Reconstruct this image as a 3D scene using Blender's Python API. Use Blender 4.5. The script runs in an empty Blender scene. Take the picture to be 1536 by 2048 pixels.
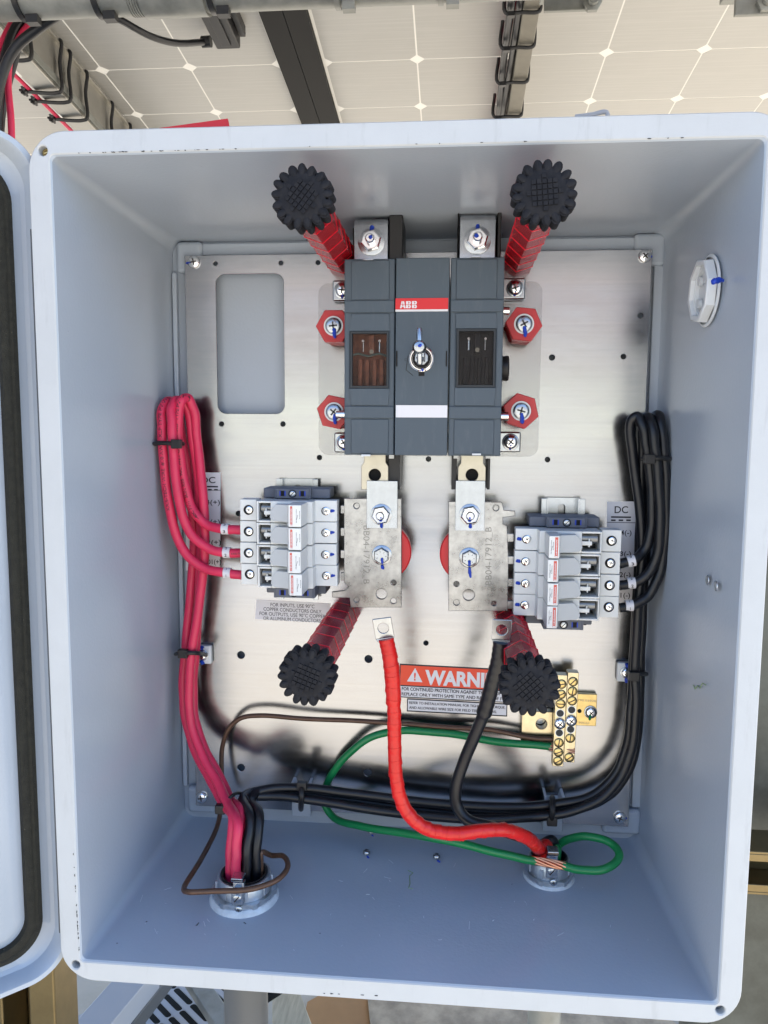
import bpy, bmesh, math, random
from mathutils import Vector, Matrix
from mathutils.geometry import delaunay_2d_cdt
random.seed(7)
D2R = math.radians
S = 0.763
C = bpy.context.scene.collection
SC = bpy.context.scene

# ------------------------------------------------------------------ camera, sky, sun, exposure
FPX = 1540.0
CAM = Vector((0.33337, -0.63523, 0.48890)) * S
PITCH, YAW, ROLL = -0.106094, -0.085776, 0.006138
def _basis():
    cp, sp, cy, sy, cr, sr = math.cos(PITCH), math.sin(PITCH), math.cos(YAW), math.sin(YAW), math.cos(ROLL), math.sin(ROLL)
    f = Vector((sy*cp, cy*cp, sp)); rt = Vector((cy, -sy, 0)); up = rt.cross(f)
    return cr*rt + sr*up, -sr*rt + cr*up, f
RT, UP, FW = _basis()
cd = bpy.data.cameras.new("camera"); cam = bpy.data.objects.new("camera", cd); C.objects.link(cam)
cam.matrix_world = Matrix(((RT.x, UP.x, -FW.x, CAM.x), (RT.y, UP.y, -FW.y, CAM.y), (RT.z, UP.z, -FW.z, CAM.z), (0, 0, 0, 1)))
cd.sensor_fit = 'VERTICAL'; cd.sensor_height = 24.0; cd.lens = FPX/2048*24.0
cd.clip_start = 0.02; cd.clip_end = 3000
SC.camera = cam

SUN_EL, SUN_AZ = 60.0, 62.0      # azimuth clockwise from +Y
W_ = bpy.data.worlds.new("World"); SC.world = W_; W_.use_nodes = True
nt = W_.node_tree; nt.nodes.clear()
sky = nt.nodes.new("ShaderNodeTexSky"); sky.sky_type = 'NISHITA'; sky.sun_disc = False
sky.sun_elevation = D2R(SUN_EL); sky.sun_rotation = D2R(SUN_AZ)
sky.altitude = 600; sky.air_density = 1.0; sky.dust_density = 0.3; sky.ozone_density = 1.8
bg = nt.nodes.new("ShaderNodeBackground"); bg.inputs[1].default_value = 0.145
wo = nt.nodes.new("ShaderNodeOutputWorld")
nt.links.new(sky.outputs[0], bg.inputs[0]); nt.links.new(bg.outputs[0], wo.inputs[0])
sl = bpy.data.lights.new("sun", 'SUN'); sl.energy = 5.0; sl.angle = D2R(0.53); sl.color = (1.0, 0.95, 0.87)
so = bpy.data.objects.new("sun", sl); C.objects.link(so)
sd = Vector((math.sin(D2R(SUN_AZ))*math.cos(D2R(SUN_EL)), math.cos(D2R(SUN_AZ))*math.cos(D2R(SUN_EL)), math.sin(D2R(SUN_EL))))
so.rotation_euler = sd.to_track_quat('Z', 'Y').to_euler()
SC.view_settings.view_transform = 'Standard'
try: SC.view_settings.look = 'None'
except Exception: pass
SC.view_settings.gamma = 1.0; SC.view_settings.use_curve_mapping = False
SC.view_settings.exposure = 1.80
SC.render.engine = 'CYCLES'
SC.cycles.max_bounces = 10; SC.cycles.diffuse_bounces = 6; SC.cycles.glossy_bounces = 5
SC.cycles.transmission_bounces = 6; SC.cycles.transparent_max_bounces = 12
SC.cycles.caustics_reflective = False; SC.cycles.caustics_refractive = False
SC.cycles.sample_clamp_indirect = 6.0
SC.cycles.use_denoising = True

# ------------------------------------------------------------------ picture point -> place, at a known distance
def ray(px, py): return FW + RT*((px-768)/FPX) - UP*((py-1024)/FPX)
def P(px, py, y): d = ray(px, py); return CAM + d*((y-CAM.y)/d.y)
def PXP(px, py, x): d = ray(px, py); return CAM + d*((x-CAM.x)/d.x)
def PZP(px, py, z): d = ray(px, py); return CAM + d*((z-CAM.z)/d.z)

# ------------------------------------------------------------------ materials
def node(nt, t, **kw):
    n = nt.nodes.new(t)
    for k, v in kw.items(): setattr(n, k, v)
    return n
def mat(name, col, rough=0.5, metal=0.0, var=0.0, vscale=40.0, bump=0.0, bscale=200.0, rvar=0.0, stretch=None,
        spec=0.5, coat=0.0, specks=None, speckscale=900.0, speckth=0.74, trans=0.0, ior=1.45):
    m = bpy.data.materials.new(name); m.use_nodes = True; nt = m.node_tree
    b = nt.nodes["Principled BSDF"]
    b.inputs["Base Color"].default_value = (*col, 1); b.inputs["Roughness"].default_value = rough
    b.inputs["Metallic"].default_value = metal; b.inputs["Specular IOR Level"].default_value = spec
    b.inputs["Coat Weight"].default_value = coat; b.inputs["Transmission Weight"].default_value = trans; b.inputs["IOR"].default_value = ior
    tc = node(nt, "ShaderNodeTexCoord"); vec = tc.outputs["Object"]
    if stretch:
        mp = node(nt, "ShaderNodeMapping"); mp.inputs["Scale"].default_value = stretch
        nt.links.new(vec, mp.inputs[0]); vec = mp.outputs[0]
    out = None
    if var or rvar:
        n = node(nt, "ShaderNodeTexNoise"); n.inputs["Scale"].default_value = vscale; n.inputs["Detail"].default_value = 6; n.inputs["Roughness"].default_value = 0.65
        nt.links.new(vec, n.inputs["Vector"])
        if var:
            r = node(nt, "ShaderNodeMapRange", interpolation_type='SMOOTHERSTEP'); r.inputs[1].default_value = 0.2; r.inputs[2].default_value = 0.8
            r.inputs[3].default_value = 1-var; r.inputs[4].default_value = 1+var
            nt.links.new(n.outputs[0], r.inputs[0])
            mx = node(nt, "ShaderNodeVectorMath", operation='SCALE'); mx.inputs[0].default_value = col
            nt.links.new(r.outputs[0], mx.inputs["Scale"]); out = mx.outputs[0]
        if rvar:
            r = node(nt, "ShaderNodeMapRange", interpolation_type='SMOOTHERSTEP'); r.inputs[1].default_value = 0.2; r.inputs[2].default_value = 0.8
            r.inputs[3].default_value = max(0.02, rough-rvar); r.inputs[4].default_value = rough+rvar
            nt.links.new(n.outputs[0], r.inputs[0]); nt.links.new(r.outputs[0], b.inputs["Roughness"])
    if specks:
        n2 = node(nt, "ShaderNodeTexNoise"); n2.inputs["Scale"].default_value = speckscale; n2.inputs["Detail"].default_value = 2
        nt.links.new(tc.outputs["Object"], n2.inputs["Vector"])
        r2 = node(nt, "ShaderNodeMapRange"); r2.inputs[1].default_value = speckth; r2.inputs[2].default_value = speckth+0.03
        nt.links.new(n2.outputs[0], r2.inputs[0])
        mc = node(nt, "ShaderNodeMix", data_type='RGBA'); nt.links.new(r2.outputs[0], mc.inputs[0])
        if out: nt.links.new(out, mc.inputs[6])
        else: mc.inputs[6].default_value = (*col, 1)
        mc.inputs[7].default_value = (*specks, 1); out = mc.outputs[2]
    if out: nt.links.new(out, b.inputs["Base Color"])
    if bump:
        n3 = node(nt, "ShaderNodeTexNoise"); n3.inputs["Scale"].default_value = bscale; n3.inputs["Detail"].default_value = 4
        nt.links.new(vec, n3.inputs["Vector"])
        bp = node(nt, "ShaderNodeBump"); bp.inputs["Strength"].default_value = bump; bp.inputs["Distance"].default_value = 0.001
        nt.links.new(n3.outputs[0], bp.inputs["Height"]); nt.links.new(bp.outputs[0], b.inputs["Normal"])
    return m
def see_through(name, tint, col, rough, k):     # tinted clear plastic
    m = mat(name, col, rough); nt = m.node_tree
    b = nt.nodes["Principled BSDF"]; o = nt.nodes["Material Output"]
    t = node(nt, "ShaderNodeBsdfTransparent"); t.inputs[0].default_value = (*tint, 1)
    mx = node(nt, "ShaderNodeMixShader"); mx.inputs[0].default_value = k
    nt.links.new(t.outputs[0], mx.inputs[1]); nt.links.new(b.outputs[0], mx.inputs[2]); nt.links.new(mx.outputs[0], o.inputs[0])
    return m
M = {}
M['shell'] = mat('grey_fibreglass', (0.355, 0.405, 0.472), 0.25, var=0.03, vscale=11, bump=0.10, bscale=420, rvar=0.0, specks=(0.2, 0.2, 0.2), speckscale=330, speckth=0.80)
M['shell_lit'] = mat('grey_fibreglass_lit', (0.46, 0.485, 0.505), 0.5, var=0.03, vscale=25, bump=0.08, bscale=700, specks=(0.3, 0.3, 0.3), speckscale=260, speckth=0.79)  # wall fibreglass again, paler: the rim's stronger light is in the colour
M['chip'] = mat('chipped_edge', (0.07, 0.07, 0.07), 0.9)
M['gasket'] = mat('foam_gasket', (0.014, 0.014, 0.010), 0.85, var=0.4, vscale=200, bump=0.6, bscale=1500, specks=(0.4, 0.38, 0.3), speckscale=1500, speckth=0.76)
M['alu'] = mat('brushed_aluminium', (0.37, 0.378, 0.392), 0.21, 1.0, var=0.05, vscale=9, rvar=0.05, stretch=(1.5, 1, 5), bump=0.012, bscale=260)
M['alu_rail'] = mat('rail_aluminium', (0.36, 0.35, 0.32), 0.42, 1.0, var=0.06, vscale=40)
M['tin'] = mat('tinned_copper', (0.36, 0.36, 0.355), 0.30, 1.0, var=0.30, vscale=80, rvar=0.06, bump=0.03, bscale=500)
M['tin_warm'] = mat('tinned_tongue', (0.43, 0.40, 0.33), 0.3, 1.0, var=0.06, vscale=120)
M['zinc'] = mat('zinc_plated_steel', (0.42, 0.445, 0.47), 0.27, 1.0, var=0.08, vscale=150)
M['chrome'] = mat('bright_steel', (0.8, 0.8, 0.8), 0.14, 1.0)
M['brass'] = mat('brass', (0.55, 0.42, 0.18), 0.3, 1.0, var=0.12, vscale=150)
M['brass_bar'] = mat('tinned_brass_bar', (0.55, 0.48, 0.32), 0.3, 1.0, var=0.1, vscale=150)
M['black'] = mat('black_plastic', (0.012, 0.012, 0.013), 0.42)
M['rubber'] = mat('black_rubber', (0.009, 0.010, 0.014), 0.78, spec=0.3, var=0.25, vscale=120, bump=0.1, bscale=900)
M['recess'] = mat('screw_recess_shade', (0.05, 0.05, 0.05), 0.4, 0.8)  # dark metal painted where a screw recess would lie in shade
M['void'] = mat('recess_shade', (0.006, 0.006, 0.006), 0.8)  # flat black stands for the shade inside holes, slots and wells
M['slate'] = mat('slate_plastic', (0.058, 0.080, 0.102), 0.45, bump=0.04, bscale=1800, specks=(0.2, 0.2, 0.2), speckscale=700, speckth=0.79)
M['slate_dark'] = mat('slate_plastic_groove', (0.02, 0.025, 0.03), 0.5)
M['holder'] = mat('pale_grey_plastic', (0.70, 0.72, 0.71), 0.4, bump=0.02, bscale=1500)
M['clip_grey'] = mat('blue_grey_plastic', (0.10, 0.115, 0.15), 0.5)
M['white'] = mat('white_label', (0.66, 0.66, 0.69), 0.5)
M['white_pl'] = mat('white_nylon', (0.62, 0.65, 0.67), 0.4)
M['red_label'] = mat('red_label', (0.58, 0.02, 0.025), 0.4)
M['stripe'] = mat('faded_red_stripe', (0.58, 0.10, 0.07), 0.5)
M['orange'] = mat('warning_orange', (0.72, 0.06, 0.02), 0.4)
M['ink'] = mat('black_ink', (0.012, 0.012, 0.02), 0.5)
M['ink_grey'] = mat('grey_ink', (0.2, 0.2, 0.22), 0.5)
M['stamp'] = mat('stamped_metal', (0.22, 0.215, 0.20), 0.5, 0.6)
M['blue'] = mat('blue_paint_marker', (0.006, 0.045, 0.42), 0.45)
M['greenmark'] = mat('green_paint_marker', (0.0, 0.2, 0.07), 0.45)
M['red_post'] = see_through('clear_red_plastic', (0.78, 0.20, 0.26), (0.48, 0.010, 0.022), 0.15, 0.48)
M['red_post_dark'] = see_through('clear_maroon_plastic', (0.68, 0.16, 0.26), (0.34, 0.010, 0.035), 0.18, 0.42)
M['red_rim'] = mat('red_plastic_edge', (0.60, 0.01, 0.03), 0.25)
M['red_hex'] = see_through('red_insulator_plastic', (0.9, 0.40, 0.38), (0.60, 0.06, 0.07), 0.22, 0.60)
M['red_solid'] = mat('red_insulator', (0.50, 0.008, 0.015), 0.3)
M['clear'] = see_through('clear_sheet', (0.97, 0.97, 0.97), (0.6, 0.6, 0.6), 0.12, 0.05)
M['pane'] = see_through('window_pane', (0.92, 0.92, 0.92), (0.015, 0.015, 0.015), 0.04, 0.22)
M['wire_red'] = mat('red_wire_sleeve', (0.62, 0.028, 0.088), 0.42, var=0.06, vscale=60, bump=0.03, bscale=300, specks=(0.25, 0.02, 0.03), speckscale=700, speckth=0.77)
M['wire_black'] = mat('black_wire_sleeve', (0.006, 0.007, 0.010), 0.36, specks=(0.1, 0.1, 0.1), speckscale=1500, speckth=0.80)
M['tape_red'] = mat('red_tape', (0.58, 0.012, 0.010), 0.30, var=0.08, vscale=120, bump=0.08, bscale=400)
M['green'] = mat('green_wire_sleeve', (0.006, 0.17, 0.05), 0.3)
M['brown'] = mat('brown_copper_wire', (0.10, 0.055, 0.035), 0.42, 0.35, var=0.15, vscale=150)
M['sealant'] = mat('clear_grey_sealant', (0.50, 0.56, 0.62), 0.2, var=0.12, vscale=120, bump=0.3, bscale=300)
M['copper'] = mat('bare_copper', (0.75, 0.32, 0.17), 0.3, 1.0)
M['galv'] = mat('galvanised_steel', (0.22, 0.225, 0.21), 0.5, 0.5, var=0.28, vscale=22, rvar=0.12, bump=0.05, bscale=90)
M['cast'] = mat('zinc_casting', (0.50, 0.54, 0.58), 0.36, 0.9, var=0.15, vscale=90, bump=0.15, bscale=300)
M['gold'] = mat('yellow_zinc_strut', (0.20, 0.155, 0.08), 0.40, 0.9, var=0.12, vscale=30)
M['pvc'] = mat('grey_pvc', (0.085, 0.09, 0.095), 0.42)
M['wood'] = mat('weathered_board', (0.44, 0.36, 0.24), 0.75, var=0.2, vscale=12, stretch=(9, 1, 9), bump=0.3, bscale=80)
M['cardboard'] = mat('cardboard', (0.36, 0.19, 0.075), 0.85, var=0.1, vscale=9)
M['panel_back'] = mat('solar_backsheet', (0.66, 0.64, 0.59), 0.4)
M['cell'] = mat('solar_cell_back', (0.385, 0.38, 0.36), 0.35, var=0.05, vscale=5, rvar=0.05)
M['frame_black'] = mat('black_module_frame', (0.004, 0.004, 0.004), 0.6, 0.0, spec=0.25)
M['tape_flag'] = mat('red_tape_flag', (0.55, 0.02, 0.03), 0.5)
def scuffs(m, col, scale=(60, 60, 4), th=0.735, seedv=3.0, amt=0.5):
    nt = m.node_tree; b = nt.nodes["Principled BSDF"]; tc = node(nt, "ShaderNodeTexCoord"); mp = node(nt, "ShaderNodeMapping")
    mp.inputs["Scale"].default_value = scale; mp.inputs["Rotation"].default_value = (0.5, 0.3, 0.7) if max(scale) < 89 else (0, 0, 0); mp.inputs["Location"].default_value = (seedv, 0, 0)
    n = node(nt, "ShaderNodeTexNoise"); n.inputs["Scale"].default_value = 3.0; n.inputs["Detail"].default_value = 8; n.inputs["Roughness"].default_value = 0.7
    r = node(nt, "ShaderNodeMapRange"); r.inputs[1].default_value = th-0.16; r.inputs[2].default_value = th+0.06; r.inputs[4].default_value = amt
    mx = node(nt, "ShaderNodeMix", data_type='RGBA'); mx.inputs[7].default_value = (*col, 1)
    nt.links.new(tc.outputs["Object"], mp.inputs[0]); nt.links.new(mp.outputs[0], n.inputs["Vector"]); nt.links.new(n.outputs[0], r.inputs[0]); nt.links.new(r.outputs[0], mx.inputs[0])
    old = b.inputs["Base Color"]
    if old.is_linked: nt.links.new(old.links[0].from_socket, mx.inputs[6])
    else: mx.inputs[6].default_value = old.default_value
    nt.links.new(mx.outputs[2], b.inputs["Base Color"])
for n_ in M['shell'].node_tree.nodes:
    if n_.type == 'TEX_NOISE' and n_.inputs['Scale'].default_value < 50: n_.inputs['Detail'].default_value = 1.5; n_.inputs['Roughness'].default_value = 0.4
    if n_.type == 'TEX_NOISE' and 400 < n_.inputs['Scale'].default_value < 450: n_.inputs['Detail'].default_value = 1.0
scuffs(M['shell_lit'], (0.30, 0.31, 0.32), (40, 40, 5), 0.73, 4.0, 0.5)
scuffs(M['slate'], (0.12, 0.14, 0.16), (60, 60, 12), 0.70, 1.0, 0.35)
scuffs(M['rubber'], (0.022, 0.022, 0.025), (90, 90, 60), 0.60, 1.0, 0.6)
scuffs(M['alu'], (0.36, 0.355, 0.35), (9, 9, 5), 0.66, 5.0, 0.35)
scuffs(M['cell'], (0.38, 0.37, 0.35), (2, 0.4, 2), 0.60, 5.0, 0.4); scuffs(M['cell'], (0.52, 0.51, 0.48), (1.2, 90, 1.2), 0.62, 1.0, 0.35)
scuffs(M['alu'], (0.46, 0.46, 0.46), (1.2, 1, 150), 0.62, 1.5, 0.3); scuffs(M['alu'], (0.27, 0.27, 0.28), (1.5, 1, 130), 0.66, 8.5, 0.3)
M['steel_dark'] = mat('darkened_fuse_steel', (0.20, 0.21, 0.22), 0.35, 0.9)  # fuse darkened too: the dark of its recess is in the colour
M['lever_grey'] = mat('lever_plastic', (0.50, 0.53, 0.55), 0.4)
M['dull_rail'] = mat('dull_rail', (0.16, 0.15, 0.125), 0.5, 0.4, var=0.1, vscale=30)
M['galv_dark'] = mat('weathered_steel', (0.085, 0.09, 0.078), 0.5, 0.3, var=0.45, vscale=14, rvar=0.15, bump=0.1, bscale=60)
M['painted'] = mat('pale_painted_metal', (0.34, 0.35, 0.38), 0.45)
# backsheet lets daylight from above through its clear gaps
_n = M['panel_back'].node_tree; _b = _n.nodes["Principled BSDF"]; _o = _n.nodes["Material Output"]
_t = node(_n, "ShaderNodeBsdfTranslucent"); _t.inputs[0].default_value = (0.75, 0.72, 0.66, 1)
_m = node(_n, "ShaderNodeMixShader"); _m.inputs[0].default_value = 0.35
_n.links.new(_b.outputs[0], _m.inputs[1]); _n.links.new(_t.outputs[0], _m.inputs[2]); _n.links.new(_m.outputs[0], _o.inputs[0])

# ------------------------------------------------------------------ mesh builder
class MB:
    def __init__(s): s.v = []; s.f = []; s.m = []
    def add(s, vs, fs, mi=0):
        o = len(s.v); s.v += [tuple(v) for v in vs]; s.f += [tuple(o+i for i in f) for f in fs]; s.m += [mi]*len(fs); return s
    def box(s, x0, x1, y0, y1, z0, z1, mi=0):
        return s.add([(x0,y0,z0),(x1,y0,z0),(x1,y1,z0),(x0,y1,z0),(x0,y0,z1),(x1,y0,z1),(x1,y1,z1),(x0,y1,z1)],
                     [(0,3,2,1),(4,5,6,7),(0,1,5,4),(1,2,6,5),(2,3,7,6),(3,0,4,7)], mi)
    def obox(s, c, ax, ay, az, mi=0):            # centre and three half-axis vectors
        c = Vector(c); vs = []
        for k in (-1, 1):
            for i, j in ((-1,-1),(1,-1),(1,1),(-1,1)): vs.append(c + ax*i + ay*j + az*k)
        return s.add(vs, [(0,3,2,1),(4,5,6,7),(0,1,5,4),(1,2,6,5),(2,3,7,6),(3,0,4,7)], mi)
    def rings(s, p0, axis, prof, n=24, mi=0, cap0=True, cap1=True, rot=0.0, up=None):
        ax = Vector(axis).normalized(); h = Vector(up) if up else (Vector((0,0,1)) if abs(ax.z) < 0.9 else Vector((1,0,0)))
        u = ax.cross(h).normalized(); w = ax.cross(u); p0 = Vector(p0); vs = []; fs = []
        for t, r in prof:
            for i in range(n):
                a = rot + 2*math.pi*i/n; vs.append(p0 + ax*t + u*(r*math.cos(a)) + w*(r*math.sin(a)))
        for k in range(len(prof)-1):
            for i in range(n):
                j = (i+1) % n; fs.append((k*n+i, k*n+j, (k+1)*n+j, (k+1)*n+i))
        if cap0: fs.append(tuple(range(n))[::-1])
        if cap1: fs.append(tuple((len(prof)-1)*n+i for i in range(n)))
        return s.add(vs, fs, mi)
    def cyl(s, p0, p1, r, n=20, mi=0, r1=None, rot=0.0):
        p0 = Vector(p0); p1 = Vector(p1); L = (p1-p0).length
        return s.rings(p0, p1-p0, [(0, r), (L, r if r1 is None else r1)], n, mi, rot=rot)
    def tube(s, pts, r, n=12, mi=0, flat=None):
        pts = [Vector(p) for p in pts]; N = len(pts); vs = []; fs = []
        rr = r if isinstance(r, (list, tuple)) else [r]*N
        t0 = (pts[1]-pts[0]).normalized(); h = Vector((0,0,1)) if abs(t0.z) < 0.9 else Vector((0,1,0))
        u = t0.cross(h).normalized()
        for k in range(N):
            t = (pts[min(k+1, N-1)] - pts[max(k-1, 0)]).normalized()
            u = (u - t*u.dot(t)).normalized(); w = t.cross(u)
            for i in range(n):
                a = 2*math.pi*i/n; vs.append(pts[k] + u*(rr[k]*math.cos(a)) + w*(rr[k]*math.sin(a)))
        for k in range(N-1):
            for i in range(n):
                j = (i+1) % n; fs.append((k*n+i, k*n+j, (k+1)*n+j, (k+1)*n+i))
        fs.append(tuple(range(n))[::-1]); fs.append(tuple((N-1)*n+i for i in range(n)))
        return s.add(vs, fs, mi)
    def prism(s, poly, ext, mi=0):               # planar polygon (3-D points), extruded by vector ext
        e = Vector(ext); n = len(poly); a = [Vector(p) for p in poly]
        vs = a + [p+e for p in a]
        fs = [tuple(range(n))[::-1], tuple(n+i for i in range(n))] + [(i, (i+1) % n, n+(i+1) % n, n+i) for i in range(n)]
        return s.add(vs, fs, mi)
def spline(pts, m=8):
    pts = [Vector(p) for p in pts]; out = []; N = len(pts)
    for i in range(N-1):
        p0 = pts[max(i-1, 0)]; p1 = pts[i]; p2 = pts[i+1]; p3 = pts[min(i+2, N-1)]
        d1 = max((p2-p1).length, 1e-6)**0.5; d0 = max((p1-p0).length, 1e-6)**0.5 or d1; d2 = max((p3-p2).length, 1e-6)**0.5
        if i == 0: d0 = d1
        if i == N-2: d2 = d1
        m1 = ((p1-p0)/d0 - (p2-p0)/(d0+d1) + (p2-p1)/d1)*d1 if i > 0 else (p2-p1)
        m2 = ((p2-p1)/d1 - (p3-p1)/(d1+d2) + (p3-p2)/d2)*d1 if i < N-2 else (p2-p1)
        for k in range(m):
            t = k/m; t2 = t*t; t3 = t2*t
            out.append(p1*(2*t3-3*t2+1) + m1*(t3-2*t2+t) + p2*(-2*t3+3*t2) + m2*(t3-t2))
    out.append(pts[-1]); return out

WPOS = {}
def finish_mesh(me, smooth):
    bm = bmesh.new(); bm.from_mesh(me); bmesh.ops.recalc_face_normals(bm, faces=bm.faces); bm.to_mesh(me); bm.free()
    if smooth:
        me.polygons.foreach_set('use_smooth', [True]*len(me.polygons)); me.set_sharp_from_angle(angle=D2R(36))
def link(name, me, parent, org, bevel):
    o = bpy.data.objects.new(name, me); C.objects.link(o)
    if parent is not None:
        o.parent = parent; WPOS[o.name] = WPOS[parent.name]
    else:
        o.location = org; WPOS[o.name] = Vector(org)
    if bevel:
        md = o.modifiers.new("bevel", 'BEVEL'); md.width = bevel; md.segments = 2; md.limit_method = 'ANGLE'; md.angle_limit = D2R(40)
        md.harden_normals = True
    return o
def mesh(name, mb, mats, parent=None, bevel=0.0, smooth=True, org=None):
    """vertices of mb are in place coordinates; the object's origin is its parent's, or the foot of the thing"""
    if not isinstance(mats, (list, tuple)): mats = [mats]
    if parent is not None: o0 = WPOS[parent.name]
    elif org is not None: o0 = Vector(org)
    else:
        xs = [v[0] for v in mb.v]; ys = [v[1] for v in mb.v]; zs = [v[2] for v in mb.v]
        o0 = Vector(((min(xs)+max(xs))/2, (min(ys)+max(ys))/2, min(zs)))
    me = bpy.data.meshes.new(name)
    me.from_pydata([(v[0]-o0.x, v[1]-o0.y, v[2]-o0.z) for v in mb.v], [], mb.f)
    for mt in mats: me.materials.append(M[mt])
    if len(mats) > 1: me.polygons.foreach_set('material_index', mb.m)
    finish_mesh(me, smooth)
    return link(name, me, parent, o0, bevel)
def tag(o, label=None, cat=None, group=None, kind=None):
    if label: o['label'] = label
    if cat: o['category'] = cat
    if group: o['group'] = group
    if kind: o['kind'] = kind
    return o
def thing(name, loc, label, cat, group=None):
    o = bpy.data.objects.new(name, None); o.empty_display_size = 0.01; C.objects.link(o); o.location = loc
    WPOS[o.name] = Vector(loc); return tag(o, label, cat, group)
def dup(root, loc, label=None, group=None):
    """copy a thing with its parts and sub-parts"""
    r = root.copy(); C.objects.link(r); r.location = loc; WPOS[r.name] = Vector(loc)
    if label: r['label'] = label
    if group: r['group'] = group
    for ch in list(root.children):
        c = ch.copy(); C.objects.link(c); c.parent = r; WPOS[c.name] = Vector(loc)
        for g in list(ch.children):
            d = g.copy(); C.objects.link(d); d.parent = c; WPOS[d.name] = Vector(loc)
    return r
def rrect(x0, x1, z0, z1, r, n=6):
    pts = []
    for cx, cz, a0 in ((x1-r, z1-r, 0), (x0+r, z1-r, 90), (x0+r, z0+r, 180), (x1-r, z0+r, 270)):
        for i in range(n+1):
            a = D2R(a0 + 90*i/n); pts.append((cx+r*math.cos(a), cz+r*math.sin(a)))
    return pts
def circ(x, z, r, n=20): return [(x+r*math.cos(2*math.pi*i/n), z+r*math.sin(2*math.pi*i/n)) for i in range(n)]
def inset(lp, d):
    """move a closed 2-D loop d to the inside of the material on its left"""
    n = len(lp); out = []
    for i in range(n):
        p0, p, p1 = Vector(lp[i-1]), Vector(lp[i]), Vector(lp[(i+1) % n]); a = (p-p0).normalized(); b = (p1-p).normalized()
        na = Vector((-a.y, a.x)); nb = Vector((-b.y, b.x)); m = na+nb
        m = m/(max(0.35, 1+na.dot(nb))); q = p+m*d; out.append((q.x, q.y))
    return out
def fill(loops):
    """triangles (indices into the joined loops) inside the first loop and outside the others"""
    pts = [Vector((q[0]*1000, q[1]*1000)) for lp in loops for q in lp]; ed = []; o = 0
    for lp in loops: ed += [(o+i, o+(i+1) % len(lp)) for i in range(len(lp))]; o += len(lp)
    vo, eo, fo, ov, oe, of = delaunay_2d_cdt(pts, ed, [], 0, 1e-7)
    back = [v[0] if v else min(range(len(pts)), key=lambda i: (pts[i]-vo[k]).length) for k, v in enumerate(ov)]; out = []
    for f in fo:
        c = sum((vo[i] for i in f), Vector((0, 0)))/len(f); par = False
        for a, b in ed:
            p, q = pts[a], pts[b]
            if (p.y > c.y) != (q.y > c.y) and c.x < (q.x-p.x)*(c.y-p.y)/(q.y-p.y)+p.x: par = not par
        t = tuple(back[i] for i in f)
        if par and len(set(t)) == 3: out.append(t)
    return out
def area(lp): return sum(lp[i-1][0]*lp[i][1]-lp[i][0]*lp[i-1][1] for i in range(len(lp)))/2
def plate(name, loops, y0, y1, mt, parent=None, bev=0.0, org=None):
    """flat plate in the X-Z plane from y0 (front) to y1 (back), first loop outside, the others holes"""
    ls = []
    for k, lp in enumerate(loops):
        lp = [tuple(p) for p in lp]
        lp = [p for i, p in enumerate(lp) if (Vector(p)-Vector(lp[i-1])).length > 1e-6]
        if (area(lp) > 0) != (k == 0): lp = lp[::-1]
        ls.append(lp)
    fl = [inset(lp, bev) for lp in ls] if bev else ls
    mb = MB(); F = [q for lp in fl for q in lp]; O = [q for lp in ls for q in lp]; n = len(F)
    tris = fill(fl)
    vs = [(x, y0, z) for x, z in F] + [(x, y0+bev, z) for x, z in O] + [(x, y1, z) for x, z in O]
    fs = [tuple(t) for t in tris] + [tuple(2*n+i for i in t[::-1]) for t in tris]; o = 0
    for lp in ls:
        m = len(lp)
        for i in range(m):
            a_, b_ = o+i, o+(i+1) % m
            if bev: fs.append((a_, b_, n+b_, n+a_))
            fs.append((n+a_, n+b_, 2*n+b_, 2*n+a_) if bev else (a_, b_, 2*n+b_, 2*n+a_))
        o += m
    mb.add(vs, fs)
    if org is None and parent is None: org = (sum(p[0] for p in loops[0])/len(loops[0]), (y0+y1)/2, min(p[1] for p in loops[0]))
    return mesh(name, mb, mt, parent, 0, True, org)
def text(body, a, b, hgt, mt, parent, name="lettering", up=None, bold=0.0, thick=0.00008, width=None, nrm=None):
    """flat lettering: a = left end of the baseline, b = right end, hgt = capital height"""
    cu = bpy.data.curves.new("t", 'FONT'); cu.body = body; cu.size = 1.0; cu.extrude = 0.0; cu.offset = 0 if 'M' in body else bold; cu.fill_mode = 'FRONT'; cu.resolution_u = 6
    t = bpy.data.objects.new("t", cu); C.objects.link(t)
    me = bpy.data.meshes.new_from_object(t.evaluated_get(bpy.context.evaluated_depsgraph_get()))
    bpy.data.objects.remove(t); bpy.data.curves.remove(cu)
    if 'M' in body and bold:                      # this letter's outline crosses itself when fattened: use three offset copies
        bm = bmesh.new()
        for q in (-1, 0, 1):
            n0 = len(bm.verts); bm.from_mesh(me); bm.verts.ensure_lookup_table()
            for v in bm.verts[n0:]: v.co.x += q*bold*0.9; v.co.z = (q+1)*0.0025
        bm.to_mesh(me); bm.free()
    xs = [v.co.x for v in me.vertices]
    if not xs: return None
    x0, x1 = min(xs), max(xs); a = Vector(a); b = Vector(b); r = (b-a)
    L = r.length; r.normalize(); nv = Vector(nrm) if nrm else Vector((0, -1, 0)); u = Vector(up) if up else nv.cross(r).normalized()
    o0 = WPOS[parent.name]; ch = 0.69
    for v in me.vertices:
        p = a + r*((v.co.x-x0)/(x1-x0)*L) + u*(v.co.y/ch*hgt) + nv*(thick + v.co.z*0.004) - o0
        v.co = p
    me.name = name; me.materials.clear(); me.materials.append(M[mt])
    return link(name, me, parent, o0, 0)

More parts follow.
